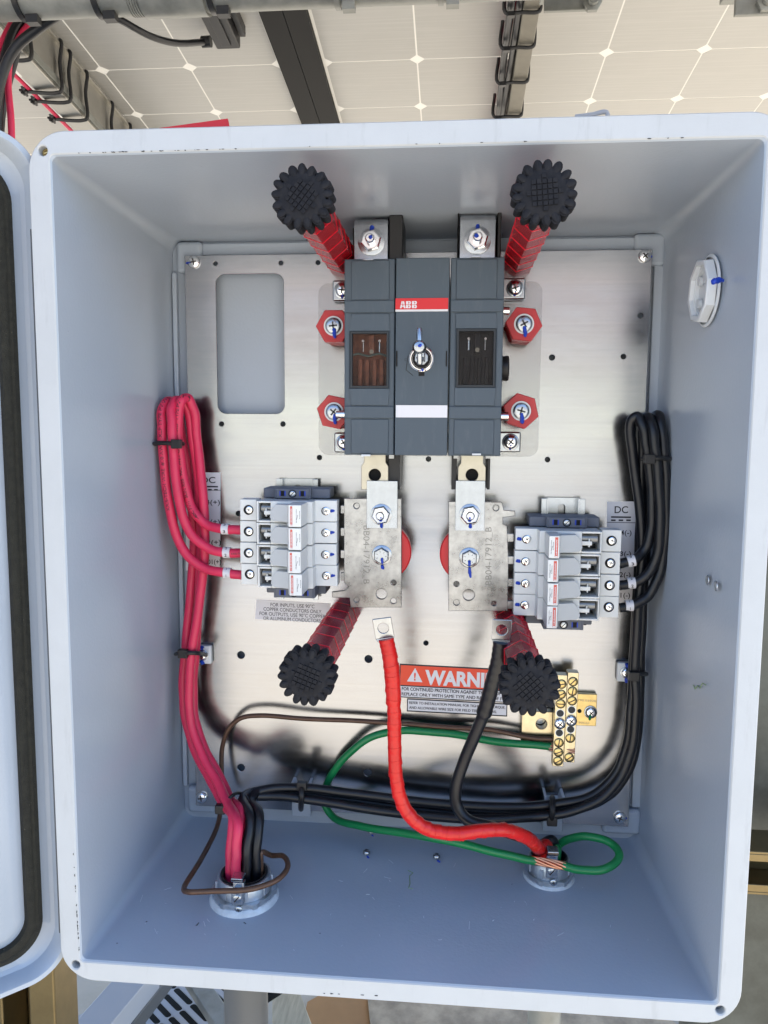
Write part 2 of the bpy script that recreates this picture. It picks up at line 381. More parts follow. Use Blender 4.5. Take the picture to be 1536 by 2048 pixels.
NY = Vector((0, -1, 0))
def screw(parent, c, r, kind='phillips', metal='chrome', name='screw', axis=NY, rot=0.3, dome=0.35, h=None, washer=0.0, wmat='zinc', depth_ok=True):
    """round-headed screw on point c with its head along axis; a raised dark cross or slot stands for the shade in the recess"""
    c = Vector(c); ax = Vector(axis).normalized(); h = h if h else r*0.55
    mb = MB()
    if washer: mb.rings(c, ax, [(0, washer), (r*0.16, washer), (r*0.2, washer*0.95)], 28, 1)
    b = r*0.2 if washer else 0
    prof = [(b, r), (b+h*0.45, r), (b+h*0.7, r*0.9), (b+h*0.9, r*0.68), (b+h, r*0.42)]
    mb.rings(c, ax, prof, 24, 0)
    hh = Vector((0,0,1)) if abs(ax.z) < 0.9 else Vector((1,0,0)); u0 = ax.cross(hh).normalized(); w0 = ax.cross(u0)
    u = u0*math.cos(rot)+w0*math.sin(rot); w = ax.cross(u); top = c + ax*(b+h)
    if kind == 'phillips':
        for q, s_ in ((u, w), (w, u)): mb.obox(top-ax*(h*0.14), q*(r*0.52), s_*(r*0.10), ax*(h*0.2+0.0*r), 2)
    elif kind == 'slot': mb.obox(top-ax*(h*0.1), u*(r*0.86), w*(r*0.13), ax*(h*0.16), 2)
    return mesh(name, mb, [metal, wmat, 'recess'], parent)
def mark(parent, a, b, r=0.0014, mt='blue', name='torque_mark'):
    """hand-painted witness mark: an uneven streak of marker paint"""
    a = Vector(a); b = Vector(b); n = 7; mb = MB(); rnd = random.Random(int(a.x*1e5)+int(a.z*1e5))
    pts = [a.lerp(b, i/(n-1)) + Vector((rnd.uniform(-1,1), 0, rnd.uniform(-1,1)))*r*0.16 for i in range(n)]
    rr = [r*0.82*(0.55 if i in (0, n-1) else 1.0)*rnd.uniform(0.75, 1.2) for i in range(n)]
    mb.tube(pts, rr, 8); return mesh(name, mb, mt, parent)
def hexnut(parent, c, r, h, name='nut', metal='chrome', stud=0.0, sr=0.0, washer=0.0, rot=0.2, domed=False):
    c = Vector(c); mb = MB()
    b = 0
    if washer: mb.rings(c, NY, [(0, washer), (0.0012, washer), (0.0014, washer*0.96)], 30, 1); b = 0.0014
    mb.rings(c, NY, [(b, r), (b+h*0.82, r), (b+h, r*0.86)], 6, 0, rot=rot)
    mb.rings(c, NY, [(b+h*0.96, r*0.8), (b+h*1.04, r*0.76)], 24, 0)
    if stud: mb.rings(c, NY, [(0, sr), (b+h+stud*0.85, sr), (b+h+stud, sr*0.75)], 18, 0)
    return mesh(name, mb, [metal, 'zinc'], parent)

# ================================================================== dimensions of the enclosure
W, H = 0.57*S, 0.71307*S
YP = 0.23*S                # front of the mounting plate
YB = 0.245*S               # inside of the enclosure's back
RIM = 0.0139

# ================================================================== ground and what lies on it
GZ = -0.95
mg = mat('sandy_ground', (0.43, 0.38, 0.305), 0.95, var=0.22, vscale=3.0, bump=0.5, bscale=40)
M['ground'] = mg
g = MB(); g.add([(-400,-400,GZ),(400,-400,GZ),(400,400,GZ),(-400,400,GZ)], [(0,1,2,3)])
tag(mesh('ground', g, 'ground', smooth=False), kind='structure')

g = MB(); g.add([(-60,-5.6,GZ+.004),(-60,-16,GZ+.004),(60,-16,GZ+.004),(60,-5.6,GZ+.004)], [(0,1,2,3)])  # unseen pale strip, added so the plate reflects something bright low down
M['lane'] = mat('pale_unseen_lane', (0.56, 0.56, 0.55), 0.9, var=0.12, vscale=2.0)
tag(mesh('added_lane', g, 'lane', smooth=False), kind='structure')
orow = thing('unseen_solar_row', (0, -8.5, GZ), 'opposite row of tilted solar panels across the lane, behind the viewer', 'solar row')
mb = MB(); mb.add([(-9,-7,.78),(9,-7,.78),(9,-11.5,3.7),(-9,-11.5,3.7),(-9,-7,.82),(9,-7,.82),(9,-11.5,3.74),(-9,-11.5,3.74)], [(0,3,2,1),(4,5,6,7),(0,1,5,4),(1,2,6,5),(2,3,7,6),(3,0,4,7)])  # unseen row, added and shaped for what the plate reflects
M['row_back'] = mat('panel_backsheet_beige', (0.22, 0.185, 0.165), 0.6); mesh('backsheet', mb, 'row_back', orow)  # backsheet darkened for contrast in the plate's reflections
for x_ in range(-8, 9, 2):
    mb = MB(); mb.cyl((x_, -8.6, GZ), (x_, -8.6, 1.45), 0.05); mesh('post', mb, 'pvc', orow)

# ================================================================== solar canopy above
CZ0, CY0, CSL = 0.993, 0.882, -0.104
def cz(y): return CZ0 + CSL*(y-CY0)
PIT, ROWP = 0.156, 0.150
def cell_mesh():
    mb = MB(); a = PIT/2-0.0013; b = ROWP/2-0.0013; c = 0.011
    poly = [(-a+c,-b),(a-c,-b),(a,-b+c),(a,b-c),(a-c,b),(-a+c,b),(-a,b-c),(-a,-b+c)]
    mb.prism([(x, y, CSL*y) for x, y in poly], (0, 0, -0.0003))
    me = bpy.data.meshes.new('cell'); me.from_pydata(mb.v, [], mb.f); me.materials.append(M['cell']); finish_mesh(me, False); return me
CM = cell_mesh()
def module(xa, ya, nx, ny, label, single=True):
    """xa, ya = first cell boundary"""
    x0, x1 = xa-0.004, xa+nx*PIT+0.004; y0, y1 = ya-0.012, ya+ny*ROWP+0.012
    t = thing('solar_module', ((x0+x1)/2, (y0+y1)/2, cz((y0+y1)/2)-0.04), label, 'solar panel', 'solar panels overhead')
    mb = MB(); mb.add([(x0,y0,cz(y0)),(x1,y0,cz(y0)),(x1,y1,cz(y1)),(x0,y1,cz(y1)),(x0,y0,cz(y0)+.005),(x1,y0,cz(y0)+.005),(x1,y1,cz(y1)+.005),(x0,y1,cz(y1)+.005)],
                      [(0,3,2,1),(4,5,6,7),(0,1,5,4),(1,2,6,5),(2,3,7,6),(3,0,4,7)])
    mesh('backsheet', mb, 'panel_back', t, smooth=False)
    if single:
        for i in range(nx):
            for j in range(ny):
                o = bpy.data.objects.new('cell', CM); C.objects.link(o); o.parent = t
                yc = ya+(j+.5)*ROWP; o.location = Vector((xa+(i+.5)*PIT, yc, cz(yc)-0.0002)) - WPOS[t.name]
    else:
        mb = MB()
        for i in range(nx):
            for j in range(ny):
                yc = ya+(j+.5)*ROWP; mb.add([(v.co.x+xa+(i+.5)*PIT, v.co.y+yc, v.co.z+cz(yc)-0.0002) for v in CM.vertices], [tuple(p.vertices) for p in CM.polygons])
        tag(mesh('cells', mb, 'cell', t, smooth=False), kind='stuff')
    for (a, b, c, d) in ((x0-.0348, x0, y0, y1), (x1, x1+.0360, y0, y1), (x0, x1, y0-.012, y0), (x0, x1, y1, y1+.012)):
        mb = MB(); dz = 0.012
        mb.add([(a,c,cz(c)-dz),(b,c,cz(c)-dz),(b,d,cz(d)-dz),(a,d,cz(d)-dz),(a,c,cz(c)+.008),(b,c,cz(c)+.008),(b,d,cz(d)+.008),(a,d,cz(d)+.008)],
               [(0,3,2,1),(4,5,6,7),(0,1,5,4),(1,2,6,5),(2,3,7,6),(3,0,4,7)])
        mesh('frame_bar', mb, 'frame_black', t, smooth=False)
    return t
YA = CY0 - 4*ROWP
module(0.032, YA, 6, 10, 'solar panel right of the black frame bars, above the enclosure')
module(-0.048-6*PIT, YA, 6, 10, 'solar panel left of the black frame bars, crossed by the strapped rail')
module(0.032, YA-4*ROWP-0.05, 6, 4, 'solar panel overhead to the right nearer the viewer, above the picture', False)
module(-0.048-6*PIT, YA-4*ROWP-0.05, 6, 4, 'solar panel overhead to the left nearer the viewer, above the picture', False)
module(0.032, YA+10*ROWP+0.05, 6, 12, 'solar panel at the far side of the canopy to the right, behind the enclosure', False)
module(-0.048-6*PIT, YA+10*ROWP+0.05, 6, 12, 'solar panel at the far side of the canopy to the left, behind the enclosure', False)
for sx, lb in ((1, 'solar panel farthest to the right behind the enclosure'), (-1, 'solar panel farthest to the left beyond the strapped rail')):
    module(0.032+sx*(6*PIT+0.08) if sx > 0 else -0.048-12*PIT-0.08, YA, 6, 10, lb, False)

def beam_between(pts_top, xw, zb, label):
    pass
# aluminium rails under the modules
def rail(px_a, px_b, py, label, w, ties, mt='alu_rail'):
    """px_a = where the right face meets the module, px_b = its lower edge, both on picture row py"""
    d = ray(px_a, py); tt = (CZ0+CSL*(CAM.y-CY0)-CAM.z)/(d.z-CSL*d.y); p = CAM+d*tt; X0 = p.x
    q = PXP(px_b, py, X0); dz = cz(q.y)-0.013-q.z
    return X0, abs(dz)
def sbox(mb, x0, x1, y0, y1, t0, t1, mi=0):      # box hanging below the canopy plane between drops t0 and t1
    mb.add([(x0,y0,cz(y0)-t1),(x1,y0,cz(y0)-t1),(x1,y1,cz(y1)-t1),(x0,y1,cz(y1)-t1),(x0,y0,cz(y0)-t0),(x1,y0,cz(y0)-t0),(x1,y1,cz(y1)-t0),(x0,y1,cz(y1)-t0)],
           [(0,3,2,1),(4,5,6,7),(0,1,5,4),(1,2,6,5),(2,3,7,6),(3,0,4,7)], mi)
def canopy_hit(px, py, drop=0.0):
    d = ray(px, py); t = (CZ0-drop+CSL*(CAM.y-CY0)-CAM.z)/(d.z-CSL*d.y); return CAM+d*t
# left rail
XL = canopy_hit(215, 200, 0.013).x
zl = PXP(135, 200, XL); DL = cz(zl.y)-zl.z
lr = thing('aluminium_rail', (XL-0.02, 1.0, cz(1.0)-DL), 'aluminium rail running away under the panels at top left, strapped with black ties', 'rail')
mb = MB(); sbox(mb, XL-0.038, XL, -0.1, 1.9, 0.0135, DL); mesh('beam', mb, 'alu_rail', lr, 0.002)
mb = MB(); sbox(mb, XL-0.002, XL+0.006, -0.1, 1.9, 0.0135, 0.019); mesh('flange', mb, 'alu_rail', lr, 0.0005)
mb = MB(); sbox(mb, XL, XL+0.0025, -0.1, 1.9, DL-0.018, DL-0.006); mesh('groove_lip', mb, 'galv', lr, 0.0005)
for k, (px, py) in enumerate(((112, 82), (130, 100), (164, 138), (216, 200), (252, 240), (52, 60))):
    p = PXP(px, py, XL); y = p.y; r = 0.0030
    mb = MB(); mb.tube(spline([(XL-0.012, y, cz(y)-0.014), (XL+0.007, y, cz(y)-0.0165), (XL+0.009, y, cz(y)-0.022), (XL+0.005, y, cz(y)-DL*0.55), (XL+0.006, y, cz(y)-DL-0.002), (XL-0.002, y, cz(y)-DL-0.005), (XL-0.030, y, cz(y)-DL-0.004), (XL-0.052, y, cz(y)-DL-0.001)], 6), r, 8)
    o = mesh('cable_tie', mb, 'black'); tag(o, ['black cable tie round the left rail, second from the pipe', 'black cable tie round the left rail, third from the pipe', 'black cable tie round the left rail, above the middle of its visible length',
        'black cable tie round the left rail, second above the enclosure', 'black cable tie round the left rail, right at the enclosure top', 'black cable tie round the left rail, next to the pipe'][k], 'cable tie', 'cable ties on the left rail')
    if k < 3:
        mb = MB(); c = Vector((XL-0.056, y, cz(y)-DL-0.001))
        for a in range(5): mb.obox(c, Vector((0.006*math.cos(a*1.256), 0.002, 0.006*math.sin(a*1.256))), Vector((0, 0.004, 0)), Vector((-0.0016*math.sin(a*1.256), 0, 0.0016*math.cos(a*1.256))))
        mesh('tie_head', mb, 'black', o)
mb = MB(); mb.tube(spline([(XL-0.05+0.004*math.sin(i*1.7), -0.05+i*0.2, cz(-0.05+i*0.2)-DL+0.002) for i in range(10)], 5), 0.0032, 8)
tag(mesh('wire', mb, 'wire_red'), 'thin red wire running along the left rail under its ties', 'wire')
# centre rail with wires strapped beside it
XC = canopy_hit(1052, 130, 0.013).x
zc = PXP(1048, 130, XC)
xr0 = P(1042, 120, 1.05)
cr = thing('aluminium_rail', (XC, 1.0, cz(1.0)-0.06), 'grey aluminium rail with wires strapped to its left side, above the enclosure', 'rail')
DC_ = 0.055
pR = canopy_hit(1062, 120, DC_); pL = canopy_hit(1031, 120, DC_)
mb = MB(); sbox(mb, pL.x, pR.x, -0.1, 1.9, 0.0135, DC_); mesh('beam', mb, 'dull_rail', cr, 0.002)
for off, mt, lab in ((0.006, 'wire_black', 'black wire strapped to the centre rail, next to the metal'), (0.0155, 'wire_black', 'black wire strapped to the centre rail, outer one'), (0.013, 'wire_red', 'red wire showing beside the black wires on the centre rail')):
    dz = DC_-0.008 if mt != 'wire_red' else DC_-0.026
    mb = MB(); mb.tube(spline([(pL.x-off-0.002*math.sin(i*2.1+off*300), -0.05+i*0.18, cz(-0.05+i*0.18)-dz+0.004*math.sin(i*1.4)) for i in range(11)], 5), 0.0052, 10)
    tag(mesh('wire', mb, mt), lab, 'wire')
for k, py in enumerate((90, 160, 228, 20)):
    p = canopy_hit(1031, py, DC_); y = p.y; mb = MB()
    a, b = pL.x-0.023, pR.x+0.0008
    mb.tube(spline([(a, y, cz(y)-0.02), (a-0.001, y, cz(y)-DC_-0.003), (pL.x, y, cz(y)-DC_-0.0035), (b-0.002, y, cz(y)-DC_-0.003), (b, y, cz(y)-DC_+0.004), (b, y, cz(y)-0.02)], 5), 0.0028, 8)
    mb.box(a+0.002, a+0.012, y-0.004, y+0.004, cz(y)-DC_-0.009, cz(y)-DC_-0.003)
    tag(mesh('cable_tie', mb, 'black'), ['black cable tie round the centre rail, upper of the two clear ones', 'black cable tie round the centre rail, lower of the two clear ones', 'black cable tie round the centre rail, at the enclosure top', 'black cable tie round the centre rail, at the picture top'][k], 'cable tie', 'cable ties on the centre rail')
# junction box and its lead
jb = thing('junction_box', canopy_hit(440, 60, 0.03), 'black junction box under the left solar panel with a drooping lead', 'junction box')
a = canopy_hit(393, 20, 0.03); b = canopy_hit(494, 98, 0.03)
mb = MB(); sbox(mb, a.x, b.x-0.01, b.y-0.16, b.y, 0.0018, 0.03); mesh('housing', mb, 'black', jb, 0.003)
mb = MB(); sbox(mb, a.x+0.012, b.x-0.022, b.y-0.15, b.y-0.012, 0.0302, 0.033); mesh('lid', mb, 'black', jb, 0.001)
mb = MB(); sbox(mb, b.x-0.008, b.x+0.001, b.y-0.10, b.y-0.01, 0.0018, 0.018); mesh('clip', mb, 'black', jb, 0.001)
mb = MB(); mb.tube(spline([P(205, 22, 0.62), P(245, 42, 0.64), P(300, 72, 0.68), P(350, 86, 0.72), canopy_hit(412, 84, 0.02)], 6), 0.0050, 10); mesh('lead', mb, 'wire_black', jb)
mb = MB(); mb.cyl(canopy_hit(404, 84, 0.02), canopy_hit(422, 83, 0.02), 0.0085); mesh('gland', mb, 'black', jb)
# steel plates at the top right
for (x0, x1, y0, y1, lab) in ((1088, 1190, -60, 22, 'small galvanised bracket hanging at the top edge right of centre'), (1470, 1560, -60, 30, 'galvanised bracket in the top right corner with a bolt')):
    t = thing('bracket', P(x0, y1, 0.5), lab, 'bracket', 'brackets at the top edge')
    a = P(x0, y1, 0.5); b = P(x1, y0, 0.5); mb = MB(); mb.box(a.x, b.x, 0.5, 0.506, a.z, b.z); mb.box(a.x, b.x, 0.506, 0.56, b.z-0.006, b.z); mesh('plate', mb, 'galv', t, 0.001)
    c = P((x0+x1)/2+45 if x0 < 1400 else 1530, 8, 0.5); mb = MB(); mb.rings(c, NY, [(0, 0.011), (0.006, 0.011), (0.007, 0.009)], 6); mb.rings(c, NY, [(0.007, 0.006), (0.014, 0.006)], 16); mesh('bolt', mb, 'galv', t)
# conduit across the top
def pipe_pt(px, off, y=0.42): return P(px, off, y)
a = P(-260, 6, 0.42); b = P(1250, -62, 0.42)
cp = thing('conduit', a.lerp(b, 0.5), 'galvanised conduit crossing the top edge with a threaded coupling', 'conduit')
mb = MB(); mb.cyl(a, b, 0.0245, 36); mesh('pipe', mb, 'galv', cp)
def along(px): return a.lerp(b, (px+260)/1510.0)
mb = MB(); L0, L1 = along(318), along(445); mb.cyl(L0, L1, 0.0278, 36); mesh('coupling', mb, 'galv', cp)
for k in range(5):
    mb = MB(); c0 = along(290+k*5); mb.cyl(c0, along(290+k*5+2.5), 0.0256, 30); mesh('thread', mb, 'galv', cp)
for k, px in enumerate((62, 222, 452, 700, 900)):
    mb = MB(); c0 = along(px); c1 = along(px+11); mb.cyl(c0, c1, 0.0268, 30)
    q = along(px+16)+Vector((0.004, -0.004, -0.0285)); mb.box(q.x-0.004, q.x+0.010, q.y-0.004, q.y+0.006, q.z-0.004, q.z+0.005)
    o = mesh('cable_tie', mb, 'black' if k < 3 else 'galv')
    tag(o, ['black cable tie round the top conduit, leftmost one', 'black cable tie round the top conduit, left of the threads', 'black cable tie round the top conduit, right of the coupling', 'small metal strap round the top conduit above the black frame bars', 'small metal strap round the thin right end of the top conduit'][k], 'cable tie' if k < 3 else 'strap', 'straps round the top conduit')
# loose wires at the top left
for k, (mt, r, pts, lab) in enumerate((
    ('wire_red', 0.0036, [(40, 20, .44), (16, 60, .43), (-12, 130, .42), (-30, 260, .42)], 'red wire at the very top left, nearest the picture edge'),
    ('wire_black', 0.005, [(70, 10, .44), (28, 60, .43), (4, 140, .42), (-2, 230, .42), (-2, 330, .42)], 'black wire hanging from the conduit along the left picture edge'),
    ('wire_red', 0.0040, [(95, 15, .44), (50, 60, .435), (22, 110, .43), (16, 160, .43), (22, 240, .43), (24, 330, .43)], 'red wire hanging straight down behind the door top'),
    ('wire_black', 0.0056, [(130, 20, .40), (72, 60, .40), (32, 95, .40), (8, 140, .40), (-10, 220, .40), (-16, 320, .40)], 'thick black wire curving down from the conduit at top left'),
    ('wire_red', 0.0036, [(80, 25, .45), (55, 55, .44), (30, 85, .44), (10, 120, .44), (-20, 200, .44)], 'red wire curving behind the thick black wire at top left'),
    ('wire_black', 0.0040, [(50, 40, .46), (30, 120, .46), (14, 180, .46), (4, 235, .46), (0, 320, .46)], 'thin black wire behind the red wires at top left'))):
    mb = MB(); mb.tube(spline([P(p[0], p[1], p[2]+0.05) for p in pts], 8), r*1.06, 12); tag(mesh('wire', mb, mt), lab, 'wire', 'wires hanging at top left')

# ================================================================== supports behind and below
# galvanised post to the right, gold strut rails, gold strut on the left
a = P(1484, 1600, 0.30); t = thing('steel_post', (a.x+0.06, 0.34, GZ), 'galvanised steel post behind the right edge of the enclosure', 'post')
mb = MB(); mb.box(a.x-0.02, a.x+0.14, 0.30, 0.303, GZ, 0.62); mb.box(a.x-0.02, a.x-0.017, 0.303, 0.40, GZ, 0.62); mb.box(a.x+0.137, a.x+0.14, 0.303, 0.40, GZ, 0.62); mesh('channel', mb, 'galv_dark', t, 0.001)
mb = MB(); mb.box(a.x+0.045, a.x+0.052, 0.297, 0.2998, GZ, 0.62); mesh('seam', mb, 'galv', t)
for k, (py, lab) in enumerate(((1700, 'lower yellow zinc strut rail carrying the enclosure, seen at the right edge'), (560, 'upper yellow zinc strut rail behind the enclosure'))):
    z = P(1500, py, 0.24).z; t = thing('strut_rail', (W/2, 0.22, z-0.02), lab, 'strut rail', 'strut rails behind the enclosure'); mb = MB()
    x0, x1, y0, y1 = -0.10, W+0.25, 0.2, 0.241
    mb.box(x0, x1, y0, y1, z+0.018, z+0.0205); mb.box(x0, x1, y0, y1, z-0.0205, z-0.018); mb.box(x0, x1, y1-0.0025, y1, z-0.018, z+0.018)
    mb.box(x0, x1, y0, y0+0.0025, z+0.011, z+0.018); mb.box(x0, x1, y0, y0+0.0025, z-0.018, z-0.011); mesh('channel', mb, 'gold', t, 0.0006)
a = P(28, 2030, 0.27); b = P(140, 2030, 0.27)
t = thing('strut_post', ((a.x+b.x)/2, 0.28, GZ), 'gold coloured slotted strut post below the open door at bottom left', 'post')
w_ = b.x-a.x; mb = MB(); mb.box(a.x, a.x+w_*0.10, 0.24, 0.29, GZ, 0.5); mb.box(a.x+w_*0.55, b.x, 0.24, 0.29, GZ, 0.5); mb.box(a.x+w_*0.10, a.x+w_*0.55, 0.285, 0.29, GZ, 0.5); mesh('channel', mb, 'gold', t, 0.003)
# stub conduits below the enclosure
def under(px, py, rr, mt, nm, lab, cat):
    c = PZP(px, py, 0.0); t = thing(nm, (c.x, c.y, GZ), lab, cat); mb = MB(); mb.rings((c.x, c.y, GZ), (0, 0, 1), [(0, rr), (-GZ-0.016, rr)], 36)
    mesh('pipe', mb, mt, t); mb = MB(); mb.rings((c.x, c.y, -0.036), (0, 0, 1), [(0, rr*1.05), (0.0, rr*1.22), (0.02, rr*1.22), (0.02, rr)], 24); mesh('locknut', mb, 'cast', t)
    return c
BL = PZP(489, 1788, 0.006); BR = PZP(1097, 1752, 0.006)
under(489, 1788, 0.0178, 'pvc', 'plastic_conduit', 'dark grey plastic conduit standing under the left bushing', 'conduit')
under(1097, 1752, 0.0140, 'galv', 'metal_conduit', 'bright metal conduit standing under the right bushing', 'conduit')
# things lying on the ground behind, seen under the bottom rim
def gp(px, py, z=GZ): return PZP(px, py, z)
def flat_poly(name, pts, z, th, mt, lab, cat, bevel=0.0):
    mb = MB(); mb.prism([(p.x, p.y, z) for p in pts], (0, 0, th)); o = mesh(name, mb, mt, None, bevel); return tag(o, lab, cat)
flat_poly('cardboard_sheet', [gp(600, 2075), gp(615, 2010), gp(660, 1985), gp(1100, 1990), gp(1080, 2090)], GZ+0.004, 0.004, 'cardboard', 'brown cardboard sheet lying on the ground below the enclosure', 'cardboard')
M['paper'] = mat('stained_paper', (0.36, 0.28, 0.19), 0.85, var=0.45, vscale=11)
flat_poly('stained_board', [gp(745, 2100), gp(735, 2005), gp(1060, 2003), gp(1300, 2015), gp(1400, 2100)], GZ+0.010, 0.004, 'paper', 'pale stained board lying on the cardboard under the bottom rim', 'board')
flat_poly('wood_plank', [gp(545, 2110, GZ+.08), gp(545, 1960, GZ+.08), gp(585, 1960, GZ+.08), gp(640, 2110, GZ+.08)], GZ+0.08, 0.02, 'wood', 'pale weathered plank slanting beside the grey plastic conduit', 'plank', 0.002)
# slotted steel tray and angled channels at the bottom left
def slanted(name, p0, p1, wid, z, hgt, mt, lab, cat):
    a = gp(*p0, z); b = gp(*p1, z); d = (b-a).normalized(); n = Vector((-d.y, d.x, 0)); mb = MB()
    mb.obox((a+b)/2+Vector((0, 0, -hgt/2)), (b-a)/2, n*wid/2, Vector((0, 0, hgt/2))); return tag(mesh(name, mb, mt, None, 0.002), lab, cat)
slanted('metal_channel', (130, 2110), (290, 1925), 0.055, -0.52, 0.04, 'painted', 'pale grey metal channel slanting below the left rim corner', 'channel')
slanted('metal_channel', (205, 2110), (345, 1930), 0.018, -0.60, 0.03, 'pvc', 'dark grey metal channel slanting next to the slotted tray', 'channel')
slanted('metal_brace', (470, 2070), (385, 1945), 0.03, -0.55, 0.02, 'galv', 'thin galvanised brace slanting left of the plastic conduit', 'brace')
tr = thing('slotted_tray', gp(345, 2005, -0.66), 'dark steel tray with rows of long slots at the bottom left', 'tray')
o_ = gp(345, 2005, -0.66); dx = (gp(420, 1975, -0.66)-gp(290, 2048, -0.66)); dx.z = 0
ux = Vector((0.64, 0.77, 0)); uy = Vector((-0.77, 0.64, 0))
loops = [[(-0.088, -0.30), (0.088, -0.30), (0.088, 0.30), (-0.088, 0.30)]]
for i in range(-1, 2):
    for j in range(-12, 13):
        cx, cy_ = i*0.056, j*0.0215
        loops.append([(cx+sx_*0.022+0.006*math.cos(q)*0+ (0.006*math.cos(q)), cy_+0.006*math.sin(q)) for sx_, q in [(1, -1.57+0.52*k) for k in range(7)]+[(-1, 1.57+0.52*k) for k in range(7)]])
o = plate('slotted_plate', loops, -0.001, 0.001, 'painted', None, 0, (0, 0, 0))
R4 = Matrix(((uy.x, 0, ux.x, 0), (uy.y, 0, ux.y, 0), (0, 1, 0, 0), (0, 0, 0, 1)))
o.data.transform(R4); o.parent = tr; o.location = o_-WPOS[tr.name]
mb = MB(); mb.obox(o_+Vector((0, 0, -0.03)), ux*0.3, uy*0.09, Vector((0, 0, 0.002))); mesh('tray_floor', mb, 'frame_black', tr)
# loose red tape and lids peeping over the enclosure's top
mb = MB(); q = [P(318, 256, 0.06), P(455, 237, 0.06), P(460, 262, 0.06)]; mb.prism(q, (0, 0.002, 0)); tag(mesh('tape_flag', mb, 'tape_flag'), 'flat red tape end lying on top of the enclosure at left', 'tape')
c = P(985, 246, 0.08); mb = MB(); mb.rings((c.x, c.y, H+RIM-0.004), (0, 0, 1), [(0, 0.0125), (0.014, 0.0125), (0.0165, 0.009)], 24); tag(mesh('cap', mb, 'white_pl'), 'pale lid standing on top of the enclosure left of the centre rail', 'cap')
c = P(1195, 232, 0.08); mb = MB(); mb.tube(spline([P(1150, 234, 0.08), P(1185, 229, 0.08), P(1212, 224, 0.08), P(1216, 232, 0.08)], 5), 0.0016, 8); tag(mesh('loop', mb, 'painted'), 'thin grey loop lying on the enclosure top right of the centre rail', 'loop')

# ================================================================== the enclosure
enc = thing('electrical_enclosure', (W/2, YB, -0.014), 'open grey fibreglass electrical enclosure with its door swung left', 'enclosure')
# shell: rounded cross sections from the rim to the back
secs = [(0.0, 0.0, 0.0035), (0.0012, 0.0010, 0.0040), (0.02, 0.0022, 0.006), (YB*0.5, 0.0055, 0.008), (YB*0.95, 0.0088, 0.0095), (YB, 0.0105, 0.010)]
def loop3(ins, r, y): return [(x, y, z) for x, z in rrect(ins, W-ins, ins, H-ins, r, 6)]
mb = MB(); n = len(loop3(0, .01, 0)); vs = []
for y, ins, r in secs: vs += loop3(ins, r, y + 0.0005)
fs = [(k*n+i, k*n+(i+1) % n, (k+1)*n+(i+1) % n, (k+1)*n+i) for k in range(len(secs)-1) for i in range(n)]
fs.append(tuple((len(secs)-1)*n+i for i in range(n)))
mb.add(vs, fs)
out = []; ys = [(0.0075, -0.0035), (0.02, -0.0035), (YB+0.005, 0.004)]
vo = []
for y, ins in ys: vo += [(x, y, z) for x, z in rrect(ins, W-ins, ins, H-ins, 0.014, 6)]
fo = [(k*n+i, k*n+(i+1) % n, (k+1)*n+(i+1) % n, (k+1)*n+i) for k in range(2) for i in range(n)] + [tuple(2*n+i for i in range(n))]
mb.add(vo, fo)
me_shell = mesh('shell', mb, 'shell', enc)
holes = [P(85, 301, 0), P(151, 1930, 0), P(1441, 2021, 0)]
hl = [circ(h.x, h.z, 0.0031, 20) for h in holes]
hl.append(circ(W+0.0055, H+0.0055, 0.0031, 20))
plate('rim', [rrect(-RIM, W+RIM, -RIM, H+RIM, 0.024, 10), rrect(0.0002, W-0.0002, 0.0002, H-0.0002, 0.0034, 6)] + hl, 0.0, 0.007, 'shell_lit', enc, 0.0007)
for i, h in enumerate(holes):
    mb = MB(); mb.rings((h.x, 0.0068, h.z), NY, [(0, 0.0029), (0.0018, 0.0029), (0.0018, 0.0017), (0.0004, 0.0015)], 18); mb.obox((h.x+0.0006, 0.0045, h.z+0.0003), Vector((0.0020, 0, 0.0006)), Vector((0, 0.0004, 0)), Vector((-0.0001, 0, 0.0004)))
    tag(mesh('threaded_insert', mb, 'brass' if i == 0 else 'zinc', enc), 'brass threaded insert in the rim corner hole' if i == 0 else None)
# chips along the inner rim edge
mb = MB(); rnd = random.Random(3)
for (pa, pb, cnt) in ((P(150, 306, -0.0004), P(480, 297, -0.0004), 26), (P(146, 1700, -0.0004), P(158, 1905, -0.0004), 24), (P(640, 1998-11, -0.0004), P(760, 1998-6, -0.0004), 5), (P(560, 294, -0.0004), P(1500, 272, -0.0004), 8)):
    for i in range(cnt):
        c = pa.lerp(pb, rnd.random()); a_ = rnd.uniform(0.0003, 0.0013); b_ = rnd.uniform(0.0001, 0.00035)
        d = (pb-pa).normalized(); w = Vector((-d.z, 0, d.x)); k = 7; ph = rnd.random()*6
        poly = [c + d*(a_*math.cos(6.283*j/k)*rnd.uniform(.6, 1.2)) + w*(b_*math.sin(6.283*j/k)*rnd.uniform(.5, 1.4)) for j in range(k)]
        mb.prism(poly, (0, 0.0006, 0))
tag(mesh('edge_chips', mb, 'chip', enc, 0, False), kind='stuff')
